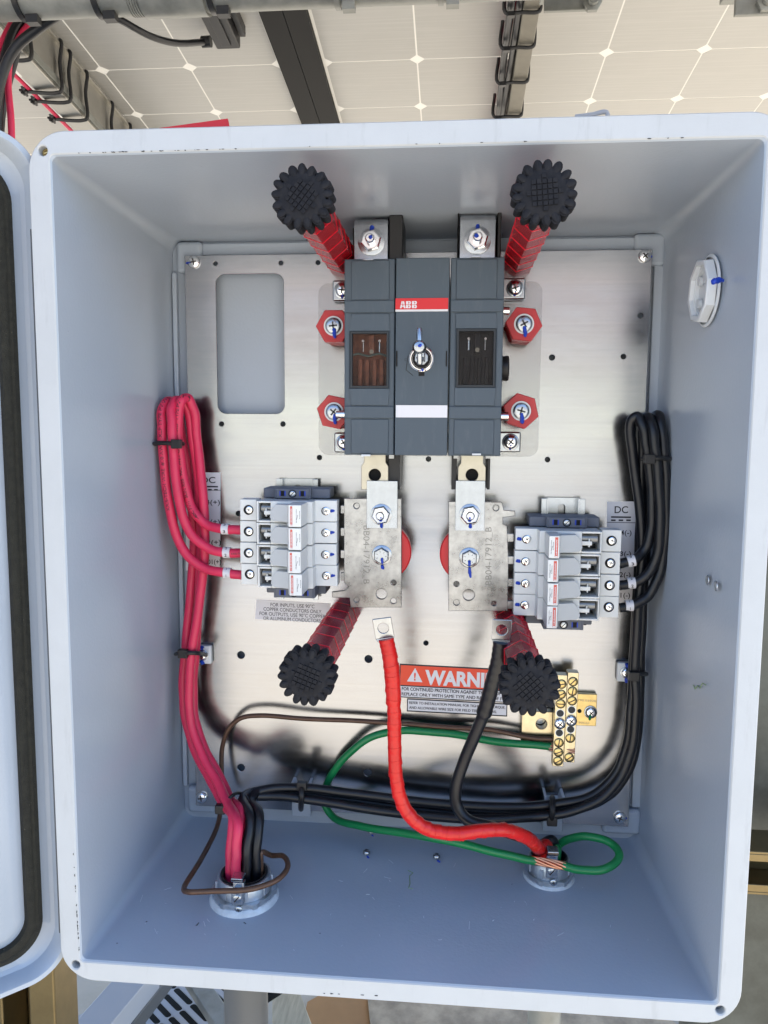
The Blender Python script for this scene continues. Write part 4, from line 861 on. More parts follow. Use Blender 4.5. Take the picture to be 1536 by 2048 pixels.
# ================================================================== busbar plates on red bobbins
YBUS = YP-0.040
def busbar(k):
    y = YBUS
    if k == 0:
        pts = [(688, 997), (803, 997), (803, 1215), (701, 1215), (699, 1196), (664, 1195), (664, 1184), (690, 1181), (697, 1173), (688, 1165)]
        hs = [(713, 1012, 6), (787, 1165, 5.5), (763, 1188, 11), (713, 1200, 5.5), (787, 1202, 6)]
        lab = 'stamped tinned busbar plate beside the left fuse holders'; bolt = (763.5, 1110)
    else:
        pts = [(897, 1222), (1015, 1222), (1017, 1124), (1014, 1052), (1006, 1048), (1006, 1035), (1030, 1032), (1030, 1022), (1008, 1020), (1004, 1004), (897, 1003)]
        hs = [(992, 1016, 6), (913, 1168, 5.5), (937.5, 1190, 11.5), (913, 1205, 6), (988, 1207, 5.5)]
        lab = 'stamped tinned busbar plate beside the right fuse holders'; bolt = (938.5, 1115)
    w = [P(a, b, y) for a, b in pts]; c = P(*bolt, y)
    t = thing('busbar_plate', (c.x, y, min(p.z for p in w)), lab, 'busbar', 'stamped busbar plates')
    plate('bar', [[(p.x, p.z) for p in w]] + [circ(P(a, b, y).x, P(a, b, y).z, r*(y-CAM.y)/FPX, 20) for a, b, r in hs], y, y+0.003, 'tin', t, 0.0004)
    for (hx, hy, r) in hs[:1]+hs[3:4]:
        q = P(hx, hy, y); mb = MB(); mb.rings((q.x, y+0.0029, q.z), NY, [(0, 0.0021), (0.0008, 0.0021), (0.0008, 0.0013)], 14); mesh('rivet', mb, 'tin', t)
    mb = MB(); mb.rings(c, NY, [(0, 0.0083), (0.0008, 0.0083), (0.0014, 0.0074)], 32); mb.rings(c, NY, [(0.001, 0.0068), (0.0048, 0.0068), (0.0056, 0.0060)], 6, rot=0.5); mb.rings(c, NY, [(0.005, 0.0056), (0.0060, 0.0052)], 24)
    bo = mesh('bolt', mb, 'zinc', t)
    for q in range(7):
        a_ = q*0.9; e = c + Vector((0.0037*math.cos(a_), -0.0061, 0.0037*math.sin(a_))); mb = MB(); mb.obox(e, Vector((math.cos(a_), 0, math.sin(a_)))*0.0007, Vector((-math.sin(a_), 0, math.cos(a_)))*0.0002, Vector((0, 0.0001, 0))); mesh('head_stamp', mb, 'stamp', bo)
    mark(t, P(bolt[0], bolt[1]+6, y-0.0072), P(bolt[0]+1, bolt[1]+17, y-0.0060), 0.0014); mark(t, P(bolt[0], bolt[1]+20, y-0.0014), P(bolt[0]+3, bolt[1]+(28 if k == 0 else 40), y-0.0008), 0.0016)
    if k == 0: text('BB04-17912_B', P(727, 1051, y), P(727, 1168, y), 0.0050, 'stamp', t)
    else: text('BB04-17912_B', P(983, 1170, y), P(983, 1054, y), 0.0050, 'stamp', t)
    # round bobbin behind
    b = thing('bobbin', (c.x, YP, c.z), 'round red bobbin insulator behind the %s busbar plate' % ('left' if k == 0 else 'right'), 'insulator', 'round bobbins behind the busbars')
    mb = MB(); R = 0.0240; d = 1 if k == 0 else -1; cx_ = c.x
    mb.rings((cx_, y+0.0032, c.z+0.002), (0, 1, 0), [(0, R-0.001), (0.001, R), (0.004, R), (0.0048, R-0.001), (0.0052, R-0.0035), (0.009, R-0.0035), (0.0095, R-0.0005), (0.0125, R-0.0005), (0.013, R-0.004), (YP-y-0.0036, R-0.005)], 48); mesh('body', mb, 'red_solid', b)
    # fingers that reach into the fuse holders
    for q in range(4):
        if k == 0: py = 1020+q*45; u0, u1 = P(680, py-8, y), P(690, py+8, y)
        else: py = 1077+q*45; u0, u1 = P(1014, py-8, y), P(1028, py+8, y)
        mb = MB(); mb.box(u0.x, u1.x, y+0.0035, y+0.0065, min(u0.z, u1.z), max(u0.z, u1.z)); mesh('finger', mb, 'tin', t, 0.0003)
    # link bar up to the switch
    (x0, x1, y0_, y1_, nx, ny) = (733, 795, 972, 1056.5, 762.5, 1029) if k == 0 else (910, 970.5, 972, 1061.5, 940, 1029)
    yl = y-0.0030; u = P(x0, y1_, yl); v = P(x1, y0_, yl); mb = MB(); mb.box(u.x, v.x, yl, y-0.0002, u.z, v.z+0.004)
    l = thing('link_bar', (u.x, yl, u.z), 'bright flat link bar bolted between switch and %s busbar plate' % ('left' if k == 0 else 'right'), 'link bar', 'link bars below the switch'); mesh('bar', mb, 'zinc', l, 0.0003)
    hexnut(l, P(nx, ny, yl), 0.0078, 0.0050, stud=0.006, sr=0.0035, washer=0.0086, rot=0.2)
    mark(l, P(nx, ny+6, yl-0.0125), P(nx-1, ny+13, yl-0.0075), 0.0016); mark(l, P(nx, ny+15, yl-0.004), P(nx+1, ny+27, yl-0.0006), 0.0016)
busbar(0); busbar(1)

# ================================================================== fuse holders, rails, end brackets
PW = 0.0178
def holder_proto(k):
    """k=0: left block, wires enter on the left; k=1 mirrored. Built at the top row."""
    if k == 0:
        yT, yF, yR = YP-0.044, YP-0.056, YP-0.084
        zc = P(580, 1021, yT).z; X = lambda px, y: P(px, 1021, y).x; sg = 1
        q = dict(a=480, b=513, c=625, d=631, e=674, o0=517, o1=541, l0=539, l1=578, f0=578, f1=584.5, f2=603, s1=497, s2=651)
    else:
        yT, yF, yR = YP-0.044, YP-0.056, YP-0.084
        zc = P(1130, 1080, yT).z; X = lambda px, y: P(px, 1080, y).x; sg = -1
        q = dict(a=1243, b=1204, c=1079, d=1074, e=1031, o0=1201, o1=1164, l0=1166, l1=1119, f0=1119, f1=1110.5, f2=1098, s1=1223, s2=1053)
    h = PW/2-0.00025
    org = Vector((X(q['a'], yT), YP-0.008, zc-PW/2))
    t = thing('fuse_holder', org, 'x', 'fuse holder', 'fuse holders in the %s block' % ('left' if k == 0 else 'right'))
    # body profile seen along Z
    prof = [(X(q['a'], yT), yT), (X(q['b'], yT), yT), (X(q['b'], yF), yF), (X(q['c'], yF), yF), (X(q['d'], yT), yT), (X(q['e'], yT), yT), (X(q['e'], yT)+sg*0.0008, YP-0.030), (X(q['c'], yT), YP-0.028), (X(q['c'], yT), YP-0.008), (X(q['b'], yT), YP-0.008), (X(q['b'], yT), YP-0.028), (X(q['a'], yT)+sg*0.0004, YP-0.028)]
    # opening is left free: split the raised part in two sides plus ends
    ox0, ox1 = X(q['o0'], yF), X(q['l0']+(2 if k == 0 else -2), yF)
    e_ = X(q['c'], yF)
    body = MB()
    def pr(poly, z0, z1): body.prism([(x, y, z0) for x, y in poly], (0, 0, z1-z0))
    low = [(X(q['a'], yT), yT), (X(q['b'], yT), yT), (X(q['b'], yT), YP-0.008), (X(q['b'], yT)-sg*0.0001, YP-0.028), (X(q['a'], yT), YP-0.028)]
    pr([low[0], low[1], (X(q['b'], yT), YP-0.028), low[4]], zc-h, zc+h)
    wall0, wall1 = X(q['b'], yF), ox0
    pr([(wall0, yF), (wall1, yF), (wall1, YP-0.008), (wall0, YP-0.008)], zc-h, zc+h)
    for z0, z1 in ((zc-h, zc-h+0.0016), (zc+h-0.0016, zc+h)):
        pr([(wall1, yF), (ox1, yF), (ox1, YP-0.010), (wall1, YP-0.010)], z0, z1)
    pr([(ox1, yF), (e_, yF), (X(q['d'], yT), yT), (X(q['e'], yT), yT), (X(q['e'], yT), YP-0.030), (e_, YP-0.028), (e_, YP-0.008), (ox1, YP-0.008)], zc-h, zc+h)
    mesh('body', body, 'holder', t, 0.0005)
    mb = MB(); mb.box(min(wall1, ox1), max(wall1, ox1), yF+0.020, yF+0.021, zc-h+0.0016, zc+h-0.0016); mesh('shaded_recess_floor', mb, 'slate_dark', t)  # dark floor deepens the opening; its shade is put into the colour
    # metal jaw and fuse inside the opening
    mb = MB(); xm = (wall1*0.45+ox1*0.55); mb.cyl((wall1+sg*0.0015, yF+0.007, zc+0.0025), (ox1, yF+0.007, zc+0.0025), 0.0042, 18); mesh('fuse', mb, 'steel_dark', t)
    mb = MB(); mb.obox(((xm+ox1)/2, yF+0.001, zc-0.0008), Vector(((ox1-xm)*0.75, 0, 0)), Vector((0, 0.0006, 0)), Vector((0, 0, 0.0016))); mb.box(min(xm, xm+sg*0.001), max(xm, xm+sg*0.001), yF+0.0008, yF+0.014, zc-0.004, zc+0.0028); mesh('clip', mb, 'holder', t, 0.0004)
    # lever with flag
    yl0, yl1 = yF-0.006, yR+0.012
    lv = MB(); lx0, lx1, fx0, fx2 = X(q['l0'], yl0), X(q['l1'], yl1), X(q['f0'], yR+0.004), X(q['f2'], yR+0.002)
    hw = h-0.0018
    # tapered nose in X-Z plane
    nose = [(lx0, zc-hw*0.55), (lx0+sg*0.0028, zc-hw*0.95), (lx1, zc-hw), (lx1, zc+hw), (lx0+sg*0.0052, zc+hw), (lx0+sg*0.0015, zc+hw*0.35)]
    n_ = len(nose); f_ = [(x, yl0-(abs(x-lx0)/abs(lx1-lx0))*(yl0-yl1-0.004), z) for x, z in nose]; b_ = [(x, yF+0.001, z) for x, z in nose]
    lv.add(f_+b_, [tuple(range(n_)), tuple(range(2*n_-1, n_-1, -1))]+[(i, (i+1) % n_, n_+(i+1) % n_, n_+i) for i in range(n_)])
    lo = mesh('lever', lv, 'lever_grey', t, 0.0004)
    mb = MB(); xa, xb = sorted((lx1, fx2)); 
    mb.prism([(lx1, yF-0.001, zc-h+0.0003), (lx1, yR+0.006, zc-h+0.0003), (fx0+sg*0.0005, yR, zc-h+0.0003), (fx2, yR, zc-h+0.0003), (fx2, yF-0.001, zc-h+0.0003)], (0, 0, 2*h-0.0006)); lo = mesh('flag', mb, 'holder', t, 0.0003)
    f1 = X(q['f1'], yR); f0 = X(q['f0'], yR)
    u0, u1 = sorted((f0+sg*0.0009, f1)); mb = MB(); mb.box(u0, u1, yR-0.0002, yR+0.0004, zc-h+0.0012, zc+h-0.0012); rs = mesh('red_stripe', mb, 'stripe', lo)
    def strokes(nm, x, z0, z1, h_, mt, sd):
        rn = random.Random(sd); m_ = MB(); z = z0
        while z < z1:
            l_ = rn.uniform(0.0003, 0.0008); m_.box(x-h_*rn.uniform(.3, .5), x+h_*rn.uniform(.3, .5), yR-0.00032 if mt == 'white' else yR-0.0001, yR-0.00025 if mt == 'white' else yR+0.0001, z, min(z+l_, z1)); z += l_+0.0003
        return mesh(nm, m_, mt, lo, 0, False)
    strokes('fine_print', (u0+u1)/2, zc-h+0.0030, zc+h-0.0030, 0.0009, 'white', 4)
    mb = MB(); xw = (u0+u1)/2; mb.box(xw-0.0009, xw+0.0009, yR-0.0004, yR-0.0002, zc-h+0.0014, zc-h+0.0022); mesh('stripe_tab', mb, 'white', lo)
    v0, v1 = sorted((f1+sg*0.0008, X(q['f2'], yR)-sg*0.0006))
    strokes('fine_print', v0*0.6+v1*0.4, zc-h+0.0035, zc+h-0.0035, 0.0006, 'ink_grey', 5)
    strokes('fine_print', v0*0.15+v1*0.85, zc-h+0.0065, zc+h-0.0045, 0.0006, 'ink_grey', 6)
    mb = MB(); mb.tube([((v0+v1)/2-0.0004, yR, zc-0.003), ((v0+v1)/2+0.0006, yR, zc+0.001)], 0.00018, 5); mesh('symbol', mb, 'ink_grey', lo)
    # terminal screws on black discs that stand for shaded wells
    for nm, px, mk in (('s1', q['s1'], False), ('s2', q['s2'], True)):
        c = Vector((X(px, yT), yT, zc)); mb = MB(); mb.rings(c, NY, [(0.0001, 0.0041 if not mk else 0.0034), (0.00025, 0.0041 if not mk else 0.0034)], 24); mesh('screw_well', mb, 'void', t)
        screw(t, c+Vector((0.0005, -0.0002, 0.0001)), 0.0029 if not mk else 0.0031, metal='chrome', rot=0.5 if mk else 1.2, h=0.0007)
        if mk: mark(t, (c.x+sg*0.0038, yT-0.0003, c.z+0.0002), (c.x+sg*0.0074, yT-0.0002, c.z+0.0004), 0.0015)
    return t, org, zc
LAB = [['pale grey fuse holder at the top of the left block', 'fuse holder second from the top of the left block, fed by red wire 3', 'fuse holder third from the top of the left block, fed by red wire 2', 'fuse holder at the bottom of the left block, fed by red wire 1'],
       ['pale grey fuse holder at the top of the right block', 'fuse holder second from the top of the right block, fed by black wire 3', 'fuse holder third from the top of the right block, fed by black wire 2', 'fuse holder at the bottom of the right block, fed by black wire 1']]
for k in (0, 1):
    t, org, zc = holder_proto(k); t['label'] = LAB[k][0]
    for i in range(1, 4):
        d_ = dup(t, org - Vector((random.uniform(-.0003, .0003), random.uniform(-.0002, .0004), PW*i+random.uniform(-.0001, .0001))), LAB[k][i])
        d_.rotation_euler = (random.uniform(-.003, .003), random.uniform(-.003, .003), random.uniform(-.003, .003))
    # DIN rail
    if k == 0: xa, xb, zt, zb = P(552, 1000, YP-0.008).x, P(636, 1000, YP-0.008).x, P(600, 958, YP-0.008).z, P(600, 1199, YP-0.008).z
    else: xa, xb, zt, zb = P(1083, 1000, YP-0.014).x, P(1171, 1000, YP-0.014).x, P(1100, 997, YP-0.014).z, P(1100, 1246, YP-0.014).z
    yr = YP-0.008 if k == 0 else YP-0.014
    r = thing('din_rail', ((xa+xb)/2, YP, zb), 'bright top-hat rail carrying the %s fuse holders' % ('left' if k == 0 else 'right'), 'rail', 'top-hat rails')
    mb = MB(); e = 0.0045
    mb.box(xa, xa+e, yr, yr+0.0012, zb, zt); mb.box(xb-e, xb, yr, yr+0.0012, zb, zt); mesh('lips', mb, 'zinc', r, 0.0003)
    mb = MB(); mb.box(xa+e, xa+e+0.0012, yr+0.0001, YP-0.0004, zb, zt); mb.box(xb-e-0.0012, xb-e, yr+0.0001, YP-0.0004, zb, zt)
    mesh('webs', mb, 'zinc', r); xm = (xa+xb)/2; sl_ = [(xm+0.0032*math.cos(D2R(q)), zt-0.005-0.0032+0.0032*math.sin(D2R(q))) for q in range(0, 181, 20)]+[(xm-0.0032, zt-0.02), (xm+0.0032, zt-0.02)]
    plate('web_floor', [[(xa+e+0.0012, zb), (xb-e-0.0012, zb), (xb-e-0.0012, zt), (xa+e+0.0012, zt)], sl_], YP-0.0048 if k else YP-0.003, YP-0.0036 if k else YP-0.0018, 'zinc', r, 0.0)
    # end brackets, above and below the block
    for j in (0, 1):
        if k == 0: pxa, pxb, cxa, cxb, top, bot = (527, 660, 552, 618, 968, 998) if j == 0 else (533, 652, 550, 626, 1172, 1196)
        else: pxa, pxb, cxa, cxb, top, bot = (1058, 1200, 1096, 1172, 1025, 1056) if j == 0 else (1050, 1184, 1090, 1165, 1232, 1259)
        yb_ = YP-0.034; yc_ = YP-0.040 if j == 0 else YP-0.052
        u = P(pxa, bot, yb_); v = P(pxb, top+4, yb_); eb = thing('end_bracket', ((u.x+v.x)/2, YP-0.008, u.z), 'blue-grey end bracket clamped %s the %s fuse holders' % ('above' if j == 0 else 'below', 'left' if k == 0 else 'right'), 'end bracket', 'end brackets on the rails')
        zz0 = zc+PW/2+0.0004 if j == 0 else zc-3.5*PW-0.0086
        zz1 = zz0+0.0082
        mb = MB(); mb.box(u.x, v.x, yb_, YP-0.010, zz0, zz1); mesh('wings', mb, 'clip_grey', eb, 0.0010)
        u = P(cxa, bot, yc_); v = P(cxb, top, yc_); ww = v.x-u.x; xm = (u.x+v.x)/2
        mb = MB(); mb.box(u.x, v.x, yc_, yb_-0.0001, zz0+0.0001, zz1-0.0001); mesh('head', mb, 'clip_grey', eb, 0.0007)
        for f in (-0.30, 0.30):
            mb = MB(); mb.box(xm+ww*f-0.0026, xm+ww*f+0.0026, yc_-0.0003, yc_+0.0005, zz0+0.0022, zz1-0.0018); pk = mesh('pocket', mb, 'blue', eb, 0.0002)
            mb = MB(); mb.box(xm+ww*f-0.0015, xm+ww*f+0.0015, yc_-0.0005, yc_+0.0003, zz0+0.0022, zz1-0.0018); mesh('pocket_hole', mb, 'void', pk)
        c = Vector((xm, yc_, (zz0+zz1)/2)); mb = MB(); mb.rings(c, NY, [(0, 0.0033), (0.0003, 0.0033)], 22); mesh('screw_well', mb, 'void', eb)
        screw(eb, c+Vector((0, -0.0002, 0)), 0.0024, 'slot', 'zinc', rot=0.8, h=0.0006)
        for f in (-0.5, 0.5): mb = MB(); mb.box(xm+ww*f-0.0012, xm+ww*f+0.0012, yc_+0.001, yb_, zz0-0.0002, zz1+0.0003); mesh('rib', mb, 'clip_grey', eb, 0.0003)

# ================================================================== printed stickers on the plate
def sticker(name, tl, tr, bl, lab, mt='white', y=YP-0.0003, th=0.0002, parent=None):
    a, b, c = P(*tl, y), P(*tr, y), P(*bl, y); d = b+(c-a); mb = MB(); mb.prism([a, b, d, c], (0, th, 0))
    o = mesh(name, mb, mt, parent, 0, False, org=None if parent else (a+d)/2)
    if lab: tag(o, lab, 'label')
    return o
for k in (0, 1):
    if k == 0:
        o = sticker('string_label', (372, 945), (441, 945), (372, 1141), 'white string label behind the red wires, reading DC and T-04 to T-01 plus')
        rows = (('DC', 403, 431, 966, 13), ('T-04(+)', 387, 440, 1009, 10), ('T-03(+)', 387, 440, 1048, 10), ('T-02(+)', 389, 442, 1089, 10), ('T-01(+)', 404, 442, 1128, 10)); lx = (404, 436); ly = 973; sgn = '+'
    else:
        o = sticker('string_label', (1214, 1003), (1273, 1003), (1214, 1221), 'white string label behind the black wires, reading DC and T-04 to T-01 minus')
        rows = (('DC', 1229, 1256, 1026, 14), ('T-04(-)', 1218, 1263, 1070, 10), ('T-03(-)', 1216, 1262, 1112, 10), ('T-02(-)', 1216, 1261, 1154, 10), ('T-01(-)', 1216, 1260, 1195, 10)); lx = (1222, 1262); ly = 1034
    y = YP-0.00035
    for s_, xa, xb, yb__, hh in rows: text(s_, P(xa, yb__, y), P(xb, yb__, y), hh*0.000405, 'ink', o, bold=0.012)
    u, v = P(lx[0], ly+1.5, y), P(lx[1], ly-1.0, y); mb = MB(); mb.box(u.x, v.x, y-0.0001, y, u.z, v.z); mesh('bar_symbol', mb, 'ink', o)
    for q in range(3):
        w = lx[1]-lx[0]; u, v = P(lx[0]+w*q*0.38, ly+8, y), P(lx[0]+w*(q*0.38+0.23), ly+5, y); mb = MB(); mb.box(u.x, v.x, y-0.0001, y, u.z, v.z); mesh('dash_symbol', mb, 'ink', o)
    for q in (980, ) if k == 0 else (1045,):
        u, v = P(372 if k == 0 else 1214, q+0.5, y), P(441 if k == 0 else 1273, q-0.3, y); mb = MB(); mb.box(u.x, v.x, y-0.0001, y, u.z, v.z); mesh('rule', mb, 'ink_grey', o)
o = sticker('conductor_label', (513, 1199), (661, 1207), (510, 1238), 'white label with four lines about copper conductors, below the left fuse holders')
y = YP-0.00035
for s_, xa, ya, xb, yb__ in (('FOR INPUTS, USE 90\u00b0C', 541, 1212.5, 629, 1216.5), ('COPPER CONDUCTORS ONLY.', 527, 1221, 644, 1227), ('FOR OUTPUTS, USE 90\u00b0C COPPER', 519, 1230, 651, 1236.5), ('OR ALUMINUM CONDUCTORS.', 526.5, 1239.5, 643, 1245)):
    text(s_, P(xa, ya, y), P(xb, yb__, y), 0.0031, 'ink', o, bold=0.004)
# warning label
def wl(u, v, y=YP-0.00035):                       # u right, v down, in picture px from its corner, with the label's tilt
    return P(799.5+u*0.9986-v*0.02, 1327.5+u*0.052+v, y)
def wq(name, u0, v0, u1, v1, mt, parent=None, y=YP-0.0003, th=0.00015):
    a, b, c, d = [wl(u, v, y) for u, v in ((u0, v0), (u1, v0), (u1, v1), (u0, v1))]; mb = MB(); mb.prism([a, b, c, d], (0, th, 0)); return mesh(name, mb, mt, parent, 0, False)
o = wq('warning_label', 0, 0, 226, 67, 'ink', None); tag(o, 'red and white warning label half hidden by the rubber tip and black cable', 'label')
wq('red_field', 2, 2.5, 224, 42, 'orange', o, YP-0.0005); wq('white_field', 2, 44.5, 224, 65, 'white', o, YP-0.0005)
text('WARNING', wl(51, 37.5, YP-0.0006), wl(226*0.99, 37.5, YP-0.0006), 0.0121, 'white', o, bold=0.045)
tri = [wl(15, 34.5, YP-0.0006), wl(46, 34.5, YP-0.0006), wl(31, 7, YP-0.0006)]; mb = MB(); mb.prism(tri, (0, 0.00008, 0)); mesh('warning_triangle', mb, 'white', o, 0, False)
text('!', wl(29, 31.5, YP-0.0008), wl(32.5, 31.5, YP-0.0008), 0.0066, 'orange', o, bold=0.03)
text('FOR CONTINUED PROTECTION AGAINST THE RISK OF FIRE,', wl(5, 52.5, YP-0.0006), wl(222, 52.5, YP-0.0006), 0.0029, 'ink', o, bold=0.025)
text('REPLACE ONLY WITH SAME TYPE AND RATING OF FUSE.', wl(5, 62.8, YP-0.0006), wl(222, 62.8, YP-0.0006), 0.0029, 'ink', o, bold=0.025)
o = wq('torque_label', 16, 68.5, 217, 94.5, 'ink', None); tag(o, 'small boxed label below the warning label, about tightening torque', 'label')
wq('white_field', 18, 70.8, 215, 92, 'white', o, YP-0.0005)
text('REFER TO INSTALLATION MANUAL FOR TIGHTENING TORQUE,', wl(20.5, 79, YP-0.0006), wl(213, 79, YP-0.0006), 0.0023, 'ink', o, bold=0.03)
text('AND ALLOWABLE WIRE SIZE FOR FIELD TERMINATIONS.', wl(20.5, 88.6, YP-0.0006), wl(196, 88.6, YP-0.0006), 0.0023, 'ink', o, bold=0.03)

# ================================================================== ground bars (brass)
gb = thing('ground_bar', P(1130, 1533, YP), 'pair of brass ground bars with slotted screws at the lower right of the plate', 'ground bar')
yg = YP-0.020
u, v = P(1042, 1483, YP-0.010), P(1106, 1424, YP-0.010); c = P(1083, 1448, YP-0.010)
plate('base_plate', [[(u.x, u.z), (v.x, u.z), (v.x, v.z), (u.x, v.z)], circ(c.x, c.z, 0.0046, 24)], YP-0.010, YP-0.002, 'brass_bar', gb, 0.0005)
u, v = P(1150, 1451, YP-0.006), P(1194.5, 1389, YP-0.006); mb = MB(); mb.box(u.x, v.x, YP-0.006, YP-0.001, u.z, v.z); bp2 = mesh('side_plate', mb, 'brass', gb, 0.0005)
screw(bp2, P(1181, 1424, YP-0.006), 0.0046, washer=0.0056, rot=0.8); mark(bp2, P(1181, 1430, YP-0.010), P(1179, 1440, YP-0.008), 0.0012, 'greenmark', 'paint_mark')
c = P(1159, 1422, YP-0.006); mb = MB(); mb.rings(c, NY, [(0.0001, 0.0018), (0.0003, 0.0018)], 16); mesh('pin_hole', mb, 'void', bp2)
text('790.03920', P(1155, 1402, YP-0.006), P(1192, 1404, YP-0.006), 0.0018, 'ink_grey', bp2); text('90CU', P(1157, 1447, YP-0.006), P(1178, 1448, YP-0.006), 0.0018, 'ink_grey', bp2)
def gbar(px_t, px_b, y_t, y_b, scr, lab):
    t = P(px_t, y_t, yg); b = P(px_b, y_b, yg); d = (b-t); L = d.length; d.normalize(); w = Vector((-d.z, 0, d.x))*-1
    hw = 0.0046
    mb = MB(); mb.obox((t+b)/2+Vector((0, 0.0045, 0)), w*hw, d*(L/2), Vector((0, 0.0045, 0))); o = mesh('bar', mb, 'brass_bar', gb, 0.0005)
    for py, kind in scr:
        f = (py-y_t)/(y_b-y_t); c = t.lerp(b, f)
        if kind == 'o':
            mb = MB(); mb.rings(c, NY, [(-0.0002, 0.0037), (0.0002, 0.0037)], 20); mesh('hole', mb, 'cast', o)
            mb = MB(); mb.rings(c, NY, [(0.0002, 0.0030), (0.0003, 0.0030)], 20); mesh('hole_shade', mb, 'slate_dark', o)  # dark disc stands for the shade down the hole
        elif kind == 'p': screw(o, c, 0.0048, metal='chrome', rot=0.4+f, h=0.0032)
        else:
            screw(o, c, 0.0036, 'slot', 'brass', rot=random.uniform(-0.3, 1.6), h=0.0010)
            mb = MB(); mb.rings(c, NY, [(0, 0.0041), (0.0003, 0.0041)], 20); mesh('hole', mb, 'void', o)
    return o
gbar(1124, 1115.5, 1350, 1533, ((1368, 's'), (1388, 's'), (1407, 's'), (1426, 'o'), (1446, 'p'), (1465, 'o'), (1485, 's'), (1504, 's'), (1522, 's')), '')
gbar(1147, 1138, 1345, 1525, ((1363, 's'), (1382, 's'), (1401, 's'), (1419, 'o'), (1440, 'p'), (1458, 'o'), (1476, 's'), (1515, 's')), '')

# ================================================================== wires
def wire(name, pts, r, mt, lab, cat='wire', group=None, n=12, m=8, raw=False):
    mb = MB(); w = spline([P(*p) if not raw else p for p in pts], m); N_ = len(w); q_ = random.random()*6
    for k in range(3, N_-3): w[k] = w[k] + Vector((math.sin(k*.71+q_), math.sin(k*.53+q_*2), math.sin(k*.61+q_*3)))*r*0.045
    mb.tube(w, [r*(1+0.012*math.sin(k*1.3+q_)) for k in range(N_)], n); o = mesh(name, mb, mt); tag(o, lab, cat, group); return o, w
RW = 0.0040
yw = YP-0.034
def Bz(c, dx_, dy_, z=0.0): return Vector((c.x+dx_, c.y+dy_, z))
def inv(px, py, y): return P(px, py, y)
# red: terminal -> up the left side -> over -> down behind -> bushing
reds = (
 ('red wire 1, from the bottom fuse holder, outermost of the left bundle', [(484,1150,yw),(445,1145,yw),(400,1132,yw+.002),(362,1092,yw+.002),(340,1020,yw),(329,940,yw),(324,860,yw),(324,822,yw+.003),(336,802,yw+.010),(352,812,yw+.018),(362,860,yw+.022),(378,960,yw+.024),(388,1080,yw+.024),(380,1200,yw+.023),(371,1300,yw+.02)]),
 ('red wire 2, from the third fuse holder, middle of the left bundle', [(484,1106,yw),(446,1105,yw),(412,1094,yw),(378,1062,yw-.001),(358,1000,yw-.003),(348,920,yw-.003),(344,850,yw-.003),(343,818,yw),(353,800,yw+.008),(372,812,yw+.014),(384,870,yw+.016),(396,960,yw+.017),(402,1080,yw+.018),(398,1200,yw+.018),(391,1300,yw+.018)]),
 ('red wire 3, from the second fuse holder, innermost of the left bundle', [(484,1060,yw),(446,1058,yw),(415,1050,yw+.003),(386,1020,yw+.004),(368,960,yw+.004),(358,890,yw+.003),(357,830,yw+.002),(364,800,yw+.004),(376,797,yw+.010),(388,822,yw+.013),(394,880,yw+.015),(404,970,yw+.012),(410,1080,yw+.010),(400,1200,yw+.010),(384,1300,yw+.009)]))
def BLo(dx_, dy_, z): return Vector((BL.x+dx_, BL.y+dy_, z))
tails = ([(366,1380,yw+.018),(372,1440,yw+.014),(392,1505,yw+.006),(424,1565,yw-.008),(446,1607,yw-.024),BLo(-.0105,.008,.064),BLo(-.0105,.000,.046),BLo(-.0105,-.002,.030),BLo(-.0105,-.002,.010)],
         [(386,1380,yw+.018),(390,1440,yw+.014),(410,1500,yw+.006),(440,1555,yw-.004),(460,1597,yw-.016),BLo(-.0060,.016,.064),BLo(-.0055,.008,.046),BLo(-.0055,.0055,.030),BLo(-.0055,.0055,.010)],
         [(378,1385,yw+.008),(382,1445,yw+.006),(402,1505,yw-.002),(434,1563,yw-.016),(455,1606,yw-.033),BLo(-.0050,.001,.064),BLo(-.0045,-.0055,.046),BLo(-.0045,-.0075,.030),BLo(-.0045,-.0075,.010)])
def W3(p): return p if isinstance(p, Vector) else P(*p)
BLt = BL; 
red_paths = []
for (lab, pts), tl in zip(reds, tails):
    ptsw = [W3(p) for p in pts+tl]
    o, w = wire('string_wire', ptsw, RW, 'wire_red', lab, 'wire', 'red string wires', raw=True); red_paths.append((o, w))
blacks = (
 ('black wire 1, from the bottom right fuse holder, outermost of the right bundle', [(1238,1216,yw),(1265,1211,yw),(1296,1192,yw),(1318,1150,yw),(1330,1080,yw),(1332,980,yw),(1328,900,yw),(1322,850,yw+.003),(1316,830,yw+.010),(1306,838,yw+.018),(1300,900,yw+.022),(1296,1000,yw+.024),(1290,1120,yw+.024),(1284,1240,yw+.022),(1280,1340,yw+.02)]),
 ('black wire 2, from the third right fuse holder, middle of the right bundle', [(1238,1171,yw),(1266,1166,yw),(1292,1152,yw-.001),(1312,1118,yw-.002),(1320,1060,yw-.003),(1318,980,yw-.003),(1311,900,yw-.003),(1304,852,yw),(1296,834,yw+.008),(1286,842,yw+.014),(1284,900,yw+.016),(1282,1000,yw+.018),(1278,1120,yw+.018),(1272,1240,yw+.018),(1266,1340,yw+.018)]),
 ('black wire 3, from the second right fuse holder, looped nearest the plate', [(1238,1128,yw),(1266,1120,yw),(1286,1104,yw+.003),(1300,1072,yw+.003),(1304,1020,yw+.003),(1302,960,yw+.003),(1294,900,yw+.003),(1286,855,yw+.004),(1274,833,yw+.008),(1262,842,yw+.010),(1263,890,yw+.012),(1272,960,yw+.013),(1284,1080,yw+.012),(1276,1220,yw+.010),(1270,1340,yw+.009)]))
